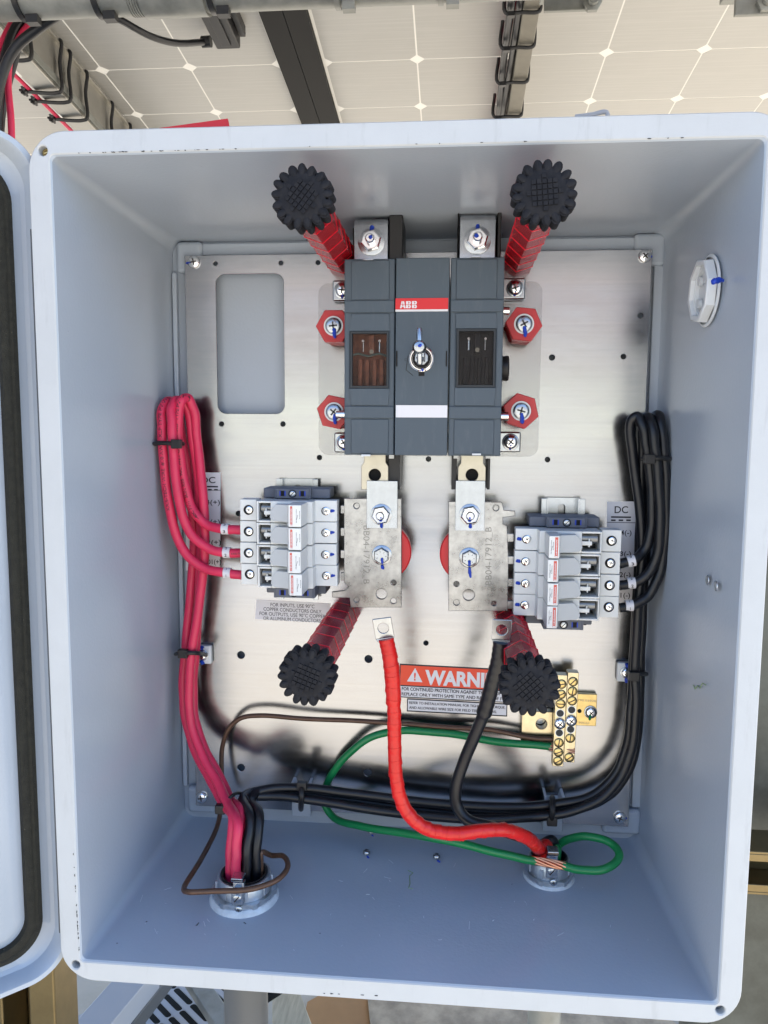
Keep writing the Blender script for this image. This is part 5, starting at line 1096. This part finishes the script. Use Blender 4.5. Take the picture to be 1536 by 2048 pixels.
btails = ([(1278,1420,yw+.018),(1270,1500,yw+.018),(1246,1560,yw+.018),(1200,1602,yw+.016),(1130,1622,yw+.014),(1000,1632,yw+.014),(850,1620,yw+.014),(700,1600,yw+.012),(610,1588,yw+.010),(545,1582,yw+.004),(500,1585,yw-.008),(486,1600,yw-.024),BLo(.0028,.010,.064),BLo(.003,-.001,.046),BLo(.003,-.0035,.028),BLo(.003,-.0035,.010)],
          [(1262,1420,yw+.012),(1252,1498,yw+.012),(1228,1552,yw+.011),(1186,1590,yw+.009),(1120,1607,yw+.007),(1000,1614,yw+.007),(850,1604,yw+.007),(700,1586,yw+.005),(612,1576,yw+.004),(552,1576,yw-.002),(514,1584,yw-.010),(503,1602,yw-.020),BLo(.0092,.014,.064),BLo(.0095,.003,.046),BLo(.0095,.001,.028),BLo(.0095,.001,.010)],
          [(1272,1420,yw+.006),(1262,1500,yw+.006),(1238,1558,yw+.005),(1194,1602,yw+.002),(1126,1626,yw),(1000,1638,yw),(850,1632,yw-.001),(700,1612,yw-.002),(612,1598,yw-.003),(540,1592,yw-.006),(492,1596,yw-.016),(478,1612,yw-.026),BLo(.0005,.020,.060),BLo(.0035,.009,.044),BLo(.0035,.0065,.028),BLo(.0035,.0065,.010)])
for (lab, pts), tl in zip(blacks, btails):
    ptsw = [W3(p) for p in pts+tl]
    wire('string_wire', ptsw, RW, 'wire_black', lab, 'wire', 'black string wires', raw=True)
# printing along the red wires (small black letters)
def wire_print(o, w, a_px, body, hgt, rev=False, r=RW):
    """lettering bent along a wire, starting beside picture point a_px"""
    k0 = min(range(len(w)-4), key=lambda k: (w[k]-P(a_px[0], a_px[1], w[k].y)).length)
    cu = bpy.data.curves.new("t", 'FONT'); cu.body = body; cu.size = 1.0; cu.fill_mode = 'FRONT'; cu.offset = 0.012
    t = bpy.data.objects.new("t", cu); C.objects.link(t); me = bpy.data.meshes.new_from_object(t.evaluated_get(bpy.context.evaluated_depsgraph_get()))
    bpy.data.objects.remove(t); bpy.data.curves.remove(cu); sc_ = hgt/0.69; o0 = WPOS[o.name]
    cum = [0.0]
    for k in range(k0, len(w)-1): cum.append(cum[-1]+(w[k+1]-w[k]).length)
    for v in me.vertices:
        x = v.co.x*sc_*1.25; k = 0
        while k < len(cum)-2 and cum[k+1] < x: k += 1
        f = (x-cum[k])/max(cum[k+1]-cum[k], 1e-6); a, b = w[k0+k], w[k0+k+1]; t_ = (w[min(k0+k+2, len(w)-1)]-w[max(k0+k-1, 0)]).normalized()
        nn = (NY-t_*NY.dot(t_)).normalized(); up_ = nn.cross(t_); ph = (v.co.y*sc_-hgt/2)/r
        v.co = a.lerp(b, f) + (nn*math.cos(ph)+up_*math.sin(ph))*(r+0.00006) - o0
    me.name = 'print'; me.materials.clear(); me.materials.append(M['ink']); return link('print', me, o, o0, 0)
wire_print(*red_paths[0], (327, 1024), 'KRIS-TECH WIRE  #10 AWG  XLP TYPE PV WIRE 600V', 0.0026)
wire_print(red_paths[1][0], red_paths[1][1][::-1], (463, 1105), 'KRIS-TECH', 0.0014)
wire_print(*red_paths[2], (398, 1040), '-40C FV-1  SUN RES  90C WET OR DRY  XLP TYPE PV WIRE', 0.0024)
# cable markers
def marker(px, py, s_, lab, y, ang=0.0, r=RW+0.0006, second=True):
    q_ = 0.2 if s_ == '1' else 1.0
    c = P(px, py, y); d = Vector((math.cos(ang), 0, math.sin(ang))); mb = MB(); mb.cyl(c-d*0.0030, c+d*0.0030, r, 24)
    o = mesh('wire_marker', mb, 'white'); tag(o, lab, 'wire marker', 'numbered wire markers'); up_ = Vector((-math.sin(ang), 0, math.cos(ang)))
    text(s_, c+NY*r-d*0.0009*q_-up_*0.0028, c+NY*r+d*0.0009*q_-up_*0.0028, 0.0024, 'ink', o, bold=0.015, nrm=(0, -1, 0))
    if second:
        n2 = (NY*0.72+up_*0.69).normalized(); text(s_, c+n2*r-d*0.0009*q_, c+n2*r+d*0.0009*q_, 0.0020, 'ink', o, bold=0.015, nrm=tuple(n2))
marker(451, 1058, '3', 'upper white number sleeve, reading 3, on the red wires', yw); marker(454, 1105, '2', 'middle white number sleeve, reading 2, on the red wires', yw); marker(455, 1146, '1', 'lowest white number sleeve, reading 1, on the red wires', yw)
marker(1262, 1122, '3', 'upper white number sleeve, reading 3, on the black wires', yw, 0.25); marker(1262, 1166, '2', 'middle white number sleeve, reading 2, on the black wires', yw, 0.1); marker(1258, 1211, '1', 'lowest white number sleeve, reading 1, on the black wires', yw, 0.06)
# sleeves where the wire enters the holders are part of the holders' shadow; cable ties round the bundles
def tie(pts, lab, head=None, r=0.0019, grp='cable ties on the wire bundles'):
    mb = MB(); mb.tube(spline([P(*p) for p in pts], 5), r, 8); o = mesh('cable_tie', mb, 'black'); tag(o, lab, 'cable tie', grp)
    if head:
        c = P(*head); mb = MB(); mb.box(c.x-0.0042, c.x+0.0042, c.y-0.0025, c.y+0.003, c.z-0.0038, c.z+0.0038); mesh('tie_head', mb, 'black', o, 0.0008)
    return o
tie([(312,889,yw+.008),(310,887,yw-.003),(322,886,yw-.0065),(345,887,yw-.0075),(362,887,yw-.005),(366,888,yw+.004)], 'black cable tie round the upper left red bundle', (353,888,yw-.0078))
tie([(352,1308,yw+.025),(356,1307,yw+.012),(372,1306,yw+.002),(392,1306,yw+.004),(404,1308,yw+.016),(412,1310,yw+.026)], 'black cable tie holding the red wires to the left white clip', (366,1307,yw+.003))
tie([(1287,918,yw+.012),(1288,917,yw-.003),(1308,916,yw-.008),(1332,917,yw-.006),(1342,918,yw+.004),(1340,918,yw+.014)], 'black cable tie round the upper right black bundle', (1299,918,yw-.0078))
tie([(1256,1346,yw+.026),(1258,1347,yw+.008),(1270,1348,yw+.002),(1284,1348,yw+.010),(1292,1348,yw+.024)], 'black cable tie holding the black wires to the right white clip', (1268,1352,yw+.002))
tie([(602,1566,yw+.02),(603,1568,yw+.000),(603,1590,yw-.010),(602,1612,yw-.004),(602,1618,yw+.014)], 'black cable tie round the lower black run, left one', (604,1572,yw-.004), 0.0024)
tie([(1104,1596,yw+.02),(1105,1598,yw+.002),(1105,1618,yw-.007),(1103,1640,yw-.002),(1102,1647,yw+.014)], 'black cable tie round the lower black run, right one', (1104,1642,yw-.003), 0.0024)
tie([(436,1624,yw-.020),(444,1612,yw-.034),(466,1590,yw-.028),(480,1586,yw-.018),(494,1596,yw-.024),(498,1620,yw-.036)], 'black cable tie where red and black wires meet above the left bushing', (441,1618,yw-.034), 0.0014)
mb = MB()
# white clips screwed to the plate
for k, (px, py, lab) in enumerate(((408, 1310, 'white wire clip with blue-painted screw beside the red wires'), (1250, 1345, 'white wire clip with blue-painted screw beside the black wires'))):
    y = YP-0.006; c = P(px, py, y); t = thing('wire_clip', (c.x, YP, c.z-0.009), lab, 'wire clip', 'white wire clips'); s_ = 1 if k == 0 else -1
    mb = MB(); mb.box(c.x-0.0065, c.x+0.0065, y, YP-0.0003, c.z-0.0085, c.z+0.0085); mesh('base', mb, 'white_pl', t, 0.0015)
    mb = MB(); mb.box(c.x-s_*0.0090-0.002, c.x-s_*0.0090+0.002, y-0.003, YP-0.0003, c.z-0.006, c.z+0.006); mesh('anchor', mb, 'white_pl', t, 0.0008)
    screw(t, c+Vector((-s_*0.001, 0, 0)), 0.0042, rot=0.6, washer=0.005); 
    for q in (-1, 1): mark(t, c+Vector((-s_*0.002, -0.0008, q*0.0050)), c+Vector((-s_*0.001, -0.0012, q*0.0082)), 0.0022)
for k, (px, py, lab) in enumerate(((606, 1583, 'white saddle clip under the lower black run, left one'), (1104, 1605, 'white saddle clip under the lower black run, right one'))):
    c = P(px, py, YP-0.003); t = thing('saddle_clip', (c.x, YP, c.z-0.012), lab, 'saddle clip', 'white saddle clips')
    for q in (-1, 1): mb = MB(); mb.obox(c+Vector((q*0.0055, -0.006, 0.004)), Vector((0.0012, 0, q*0.0002)), Vector((0, 0.0085, 0)), Vector((q*0.0022, 0, 0.0085))); mesh('arm', mb, 'white_pl', t, 0.0006)
    mb = MB(); mb.box(c.x-0.0065, c.x+0.0065, YP-0.004, YP-0.0003, c.z-0.012, c.z+0.006); mesh('base', mb, 'white_pl', t, 0.0008)

# big cables with lugs
def lug(parent, p_tip, p_neck, w, y_up):
    d = (p_neck-p_tip); L = d.length; d.normalize(); s_ = Vector((1, 0, 0)); s_ = (s_-d*s_.dot(d)).normalized(); nn = d.cross(s_); 
    if nn.y > 0: nn = -nn
    t = 0.0018; n_h = 16; rh = w*0.29; ctr = p_tip + d*w*0.55
    outer = []; hole = []
    for i in range(n_h):
        a = 2*math.pi*i/n_h; hole.append(ctr + s_*rh*math.cos(a) + d*rh*math.sin(a))
        ca, sa = math.cos(a), math.sin(a); k = 1/max(abs(ca), abs(sa)); outer.append(ctr + s_*(w/2*ca*k) + d*(w*0.55*sa*k))
    vs = outer+hole+[v-nn*t for v in outer]+[v-nn*t for v in hole]; fs = []
    for i in range(n_h):
        j = (i+1) % n_h; fs += [(i, j, n_h+j, n_h+i), (2*n_h+i, 3*n_h+i, 3*n_h+j, 2*n_h+j), (i, 2*n_h+i, 2*n_h+j, j), (n_h+i, n_h+j, 3*n_h+j, 3*n_h+i)]
    mb = MB(); mb.add(vs, fs); a0 = ctr+d*w*0.55
    q = [a0-s_*w/2, a0+s_*w/2, a0+s_*w/2-nn*t, a0-s_*w/2-nn*t]; e = p_neck-nn*0.002; rr = w*0.42
    q2 = [e-s_*rr*0.95+nn*rr*0.5, e+s_*rr*0.95+nn*rr*0.5, e+s_*rr*0.9-nn*rr*0.8, e-s_*rr*0.9-nn*rr*0.8]
    mb.add(q+q2, [(0, 1, 5, 4), (1, 2, 6, 5), (2, 3, 7, 6), (3, 0, 4, 7), (4, 5, 6, 7)])
    return mesh('lug', mb, 'zinc', parent, 0.0004)
def big_cable(lab, pts, r, mt, tip, neck, band):
    w = spline([p if isinstance(p, Vector) else P(*p) for p in pts], 10); end = w[-1]; t = thing('output_cable', w[-1], lab, 'cable', 'heavy output cables')
    rr = []; 
    for i in range(len(w)):
        f = i/(len(w)-1); rr.append(r*((1.12 if band else 1.22) if f < (0.18 if band else 0.24) else 1.0)*(1+0.035*math.sin(i*1.9)*(f < 0.24)))
    mb = MB(); mb.tube(w, rr, 20); core = mesh('sleeve', mb, mt, t)
    if not band:
        mb = MB(); i = int(len(w)*0.24); tg = (w[i+1]-w[i-1]).normalized(); mb.rings(w[i], tg, [(-0.004, r*1.26), (-0.001, r*1.3), (0.001, r*1.26)], 20, cap0=False, cap1=False); mesh('shrink_end', mb, mt, t)
    if band:                                       # wraps of tape: thin raised, slightly skewed bands
        mb = MB(); k = 0; acc = 0
        for i in range(3, len(w)-3):
            acc += (w[i]-w[i-1]).length
            if acc > 0.0075:
                acc = 0; tg = (w[i+1]-w[i-1]).normalized(); sk = Vector((random.uniform(-.25, .25), random.uniform(-.1, .1), random.uniform(-.2, .2))); ax = (tg+sk).normalized()
                mb.rings(w[i], ax, [(0, rr[i]*1.0), (0.0002, rr[i]*1.045), (0.0045, rr[i]*1.015), (0.0048, rr[i]*0.99)], 20, cap0=False, cap1=False)
        mesh('tape_wrap', mb, mt, t)
    lug(t, P(*tip), P(*neck), 0.0138, 0)
    return t, w
big_cable('thick red taped output cable with bare lug, curving from plate centre to right bushing',
          [(772,1277,.060),(779,1310,.060),(785,1360,.060),(788,1420,.060),(789,1480,.060),(791,1540,.060),(799,1590,.060),(820,1632,.060),(855,1658,.062),(910,1667,.064),(965,1661,.070),(1015,1661,.078),(1055,1676,.090),(1080,1698,.112),Vector((BR.x-.003,BR.y-.004,.034)),Vector((BR.x-.003,BR.y-.004,.010))],
          0.0050, 'tape_red', (763, 1237, .058), (771, 1283, .060), True)
big_cable('thick black output cable with bare lug, passing over the warning label',
          [(1002,1283,.062),(997,1320,.064),(985,1365,.068),(970,1420,.074),(950,1470,.080),(927,1525,.086),(912,1575,.088),(913,1610,.088),(935,1640,.086),(985,1655,.088),(1052,1676,.105),(1082,1690,.128),Vector((BR.x+.003,BR.y+.005,.034)),Vector((BR.x+.003,BR.y+.005,.010))],
          0.0046, 'wire_black', (1005, 1240, .060), (1002, 1290, .062), False)
# brown bonding wire
fl = 0.006
wire('bonding_wire', [P(1142,1478,YP-.014),P(1100,1478,YP-.014),P(1050,1474,YP-.013),P(985,1460,YP-.011),P(900,1455,YP-.010),P(800,1447,YP-.010),P(700,1441,YP-.010),P(600,1437,YP-.012),P(520,1431,YP-.014),P(478,1438,YP-.014),P(455,1462,YP-.014),P(444,1500,YP-.014),P(443,1570,YP-.020),P(438,1640,YP-.034),P(415,1695,.110),P(388,1742,.076),P(368,1775,.056),P(378,1784,.044),P(430,1782,.044),P(480,1781,.044),P(530,1771,.050),P(563,1753,.060),P(576,1731,.072),P(566,1712,.084),P(543,1711,.092),Vector((BL.x+.0135,BL.y+.003,.040)),Vector((BL.x+.0128,BL.y+.003,.028)),Vector((BL.x+.0128,BL.y+.003,.012))],
     0.0021, 'brown', 'thin brown wire from the ground bar, looped round the left bushing', raw=True)
gw = [P(1102,1493,YP-.014),P(1060,1489,YP-.014),P(990,1483,YP-.013),P(920,1470,YP-.012),P(850,1463,YP-.012),P(790,1462,YP-.014),P(735,1478,YP-.014),P(690,1515,YP-.012),P(660,1555,YP-.010),P(648,1600,YP-.010),P(664,1632,YP-.016),P(720,1652,YP-.036),P(800,1665,YP-.056),P(900,1682,.098),P(985,1703,.094),P(1040,1716,.096),P(1070,1722,.0985)]
wire('ground_wire', gw, 0.0033, 'green', 'green ground wire from the ground bar, passing behind the black run to the right bushing', raw=True)
gl = [P(1124,1731,.0985),P(1165,1740,.098),P(1205,1739,.098),P(1234,1722,.104),P(1237,1702,.112),P(1214,1682,.122),P(1175,1673,.130),P(1140,1677,.136),P(1115,1692,.138),Vector((BR.x+.0065,BR.y-.001,.030)),Vector((BR.x+.0065,BR.y-.001,.010))]
wire('ground_wire', gl, 0.0033, 'green', 'green ground wire loop on the right of the right bushing', raw=True)
def strands(pa, pb, lab, n_=7, R_=0.0026, tw=2.5):
    a, b = Vector(pa), Vector(pb); d = (b-a); t_ = d.normalized(); u = t_.cross(Vector((0, 0, 1))).normalized(); w = t_.cross(u); mb = MB()
    for k in range(n_):
        mb.tube([a+d*(i/8)+(u*math.cos(k*6.283/n_+tw*i/8)+w*math.sin(k*6.283/n_+tw*i/8))*R_ for i in range(9)], 0.0009, 6)
    return tag(mesh('copper_strands', mb, 'copper'), lab, 'bare wire')
strands(P(1062,1720,.0985), P(1130,1732,.0985), 'bare copper strands of the green wire under the right bushing lug')
strands(P(1098,1494,YP-.014), P(1150,1500,YP-.018), 'bare copper strands of the green wire in the ground bars', 8, 0.0027, 0.6)

# ================================================================== grounding bushings on the floor
def bushing(c, R, hh, lab, lugpx, yl):
    z0 = 0.0075; t = thing('grounding_bushing', (c.x, c.y, z0), lab, 'bushing', 'metal bushings on the enclosure floor')
    mb = MB(); mb.rings((c.x, c.y, z0-0.006), (0, 0, 1), [(0, R*1.30), (0.0045, R*1.27), (0.0068, R*1.18), (0.0072, R*1.05)], 40, cap0=False, cap1=False); mesh('sealant', mb, 'sealant', t)
    mb = MB(); vs = []; n_ = 48; rr = lambda i: R*1.12*(1.0 if (i % 8) not in (0, 1) else 1.075)
    for z in (z0, z0+hh*0.25):
        for i in range(n_): a = 6.2832*i/n_; vs.append((c.x+rr(i)*math.cos(a), c.y+rr(i)*math.sin(a), z))
    for i in range(n_): a = 6.2832*i/n_; vs.append((c.x+R*0.98*math.cos(a), c.y+R*0.98*math.sin(a), z0+hh*0.25))
    mb.add(vs, [(k*n_+i, k*n_+(i+1) % n_, (k+1)*n_+(i+1) % n_, (k+1)*n_+i) for k in range(2) for i in range(n_)]); mesh('locknut', mb, 'cast', t)
    mb = MB(); mb.rings((c.x, c.y, z0), (0, 0, 1), [(hh*0.26, R), (hh*0.7, R), (hh*0.78, R*0.98), (hh, R*0.96), (hh*1.02, R*0.93), (hh*1.0, R*0.84), (hh*0.2, R*0.82)], 48, cap0=False, cap1=False); mesh('collar', mb, 'cast', t)
    for i in range(8):
        a = 6.2832*(i+.4)/8; mb = MB(); d = Vector((math.cos(a), math.sin(a), 0)); mb.obox(Vector((c.x, c.y, z0+hh*0.55))+d*(R*1.01), d*0.0008, Vector((-d.y, d.x, 0))*0.0016, Vector((0, 0, hh*0.22))); mesh('rib', mb, 'cast', t, 0.0003)
    mb = MB(); mb.rings((c.x, c.y, z0), (0, 0, 1), [(0.0008, R*0.82), (hh*1.0, R*0.82), (hh*1.06, R*0.86), (hh*1.08, R*0.80), (hh*1.0, R*0.74), (0.0008, R*0.74)], 48, cap0=False, cap1=False); mesh('plastic_liner', mb, 'black', t)
    mb = MB(); mb.rings((c.x, c.y, z0), (0, 0, 1), [(0.0002, R*0.82), (0.0006, R*0.82)], 30); mesh('opening', mb, 'void', t)
    # lay-in lug on the camera side
    y = yl; (lx, ly) = lugpx; k = 1.0
    top = P(lx+2, ly-46, y); mid = P(lx, ly, y)
    mb = MB(); w = 0.0046
    mb.box(mid.x-w, mid.x+w, y, y+0.0026, P(lx, ly+14, y).z, P(lx, ly-17, y).z)
    mb.box(mid.x-w*0.85, mid.x+w*1.05, y+0.0026, y+0.0085, P(lx, ly+14, y).z, P(lx, ly-36, y).z-0.0035)
    mb.box(mid.x-w*0.9, mid.x+w*1.05, y-0.0016, y+0.0082, P(lx, ly-34, y).z, P(lx, ly-34, y).z+0.0030)
    lg = mesh('lay_in_lug', mb, 'zinc', t, 0.0006)
    screw(lg, (mid.x, y, mid.z), 0.0034, 'slot', 'zinc', rot=0.9, h=0.0014)
    mb = MB(); mb.cyl(P(lx+2, ly-26, y+0.0012)-Vector((0.0, 0, 0.001)), P(lx+2, ly-16, y+0.0012), 0.0026, 14); mesh('set_screw', mb, 'zinc', lg)
    screw(lg, P(lx+3, ly+22, y+0.002), 0.0028, 'phillips', 'zinc', rot=0.2, h=0.0012)
    return t
RB = 0.0215
bushing(BL, RB, 0.0165, 'large metal bushing on the floor holding red and black wires', (474, 1797), BL.y-RB-0.0050)
bushing(BR, 0.0170, 0.0160, 'smaller metal bushing on the floor holding the output cables', (1104, 1743), BR.y-0.0170-0.0050)

# ================================================================== drain/vent plug on the right wall
xw = W-0.0052
c = PXP(1418, 582, xw)
vp_ = thing('vent_plug', (xw, c.y, c.z), 'white octagonal plug nut on the right wall with a blue paint mark', 'plug')
mb = MB(); R = 0.0240; prof = [(0, R*1.0), (0.0012, R*1.02), (0.0018, R*0.94)]
mb.rings((xw, c.y, c.z), (-1, 0, 0), prof, 40, cap1=False); 
mb.rings((xw, c.y, c.z), (-1, 0, 0), [(0.0018, R*0.93), (0.0072, R*0.92), (0.0080, R*0.89), (0.0080, R*0.76), (0.0072, R*0.74), (0.0020, R*0.74)], 8, cap0=False, cap1=False, rot=0.2); mesh('nut', mb, 'white_pl', vp_, 0.0004)
mb = MB(); mb.rings((xw, c.y, c.z), (-1, 0, 0), [(0.002, R*0.74), (0.0050, R*0.72), (0.0050, R*0.64), (0.0022, R*0.62), (0.0022, 0.0003)], 40, cap0=False); mesh('plug', mb, 'white_pl', vp_)
for a_ in (0.9, -0.9, 2.3): mb = MB(); mb.cyl((xw-0.003, c.y+R*0.4*math.cos(a_), c.z+R*0.4*math.sin(a_)), (xw-0.0055, c.y+R*0.4*math.cos(a_), c.z+R*0.4*math.sin(a_)), 0.0032, 14); mesh('boss', mb, 'white_pl', vp_)
mark(vp_, PXP(1424, 562, xw-0.0093), PXP(1446, 560, xw-0.0012), 0.0023)

# ================================================================== screws through the floor
for k, (px, py, lab) in enumerate(((742, 1664, 'small blue-painted screw tip in the floor, farthest back'), (733, 1706, 'small blue-painted screw in the floor, left of the front pair'), (873, 1714, 'small blue-painted screw in the floor, right of the front pair'))):
    c = PZP(px, py, 0.0085); t = thing('floor_screw', c, lab, 'screw', 'screws in the enclosure floor')
    screw(t, c, 0.0031, 'phillips', 'zinc', 'head', axis=(0, 0, 1), rot=0.4, h=0.0028); mark(t, c+Vector((0.001, -0.005, 0)), c+Vector((0.003, -0.0075, 0)), 0.0010, name='paint_mark')
c = PZP(803, 1687, 0.0070); mb = MB(); mb.rings(c, (0, 0, 1), [(0, 0.0032), (0.0012, 0.0028), (0.0006, 0.0012)], 14); mesh('floor_dimple', mb, 'shell', enc)
# shavings and dirt on the floor
mb = MB(); rnd = random.Random(11)
for (px, py, a_, l_) in ((396, 1850, 1.2, .0018), (293, 1845, .4, .0006), (234, 1885, .2, .0004), (490, 1848, 2.4, .0011), (1024, 1776, .8, .0006), (640, 1868, 0.1, .0004), (1283, 1738, .2, .0004)):
    z = 0.0062; c = PZP(px, py, z-0.001); c.z = 0.5*(0.0062)+0.0; 
    fz = lambda y_: max(0.0003, 0.0010+0.0045*min(1, y_/(YB*0.5)))
    c = PZP(px, py, 0.003); c.z = fz(c.y)+0.0006; mb.tube([c-Vector((math.cos(a_), math.sin(a_), 0))*l_, c, c+Vector((math.cos(a_+.4), math.sin(a_+.4), 0))*l_], 0.0003, 5)
tag(mesh('debris', mb, 'chip'), 'tiny dark shavings scattered on the blue floor', 'debris', kind='stuff')
# felt-pen scribbles, resin stains and fine scratches on the enclosure's inner faces
M['pen_green'] = mat('faded_green_pen', (0.20, 0.30, 0.16), 0.6); M['stain'] = mat('yellow_resin_stain', (0.42, 0.40, 0.26), 0.4); M['scratch'] = mat('pale_scratch', (0.52, 0.57, 0.62), 0.6)
FLZ = lambda y_: (0.0022*y_/0.02 if y_ < 0.02 else 0.0022+0.0033*(y_-0.02)/(YB*0.5-0.02) if y_ < YB*0.5 else 0.0055+0.0033*(y_-YB*0.5)/(YB*0.45))
def on_floor(px, py):
    z = 0.004
    for _ in range(4): z = FLZ(PZP(px, py, z).y)
    p = PZP(px, py, z); return p
mb = MB(); mb.tube([on_floor(*p) for p in ((816, 1741), (826, 1746), (819, 1752), (820, 1768), (817, 1776), (826, 1778))], 0.0004, 5); tag(mesh('pen_scribble', mb, 'pen_green', enc), 'faded green pen scribble on the floor')
xs_ = W-0.0052; mb = MB(); mb.tube([PXP(px, py, xs_) for px, py in ((1387, 1370), (1390, 1378), (1395, 1371), (1400, 1376), (1405, 1366), (1411, 1370))], 0.0004, 5); tag(mesh('pen_scribble', mb, 'pen_green', enc), 'faded green pen scribble on the right wall')
mb = MB(); rnd = random.Random(21)
for i in range(46):
    px, py = rnd.uniform(240, 1330), rnd.uniform(1720, 1900); a_ = rnd.uniform(0, 6.28); L_ = rnd.uniform(2, 16)*(1 if rnd.random() < 0.4 else 0.25)
    mb.tube([on_floor(px, py), on_floor(px+L_*0.5*math.cos(a_), py+L_*0.5*math.sin(a_)+rnd.uniform(-1, 1)), on_floor(px+L_*math.cos(a_), py+L_*math.sin(a_))], rnd.uniform(0.00010, 0.00022), 4)
tag(mesh('scratches', mb, 'scratch', enc), kind='stuff')
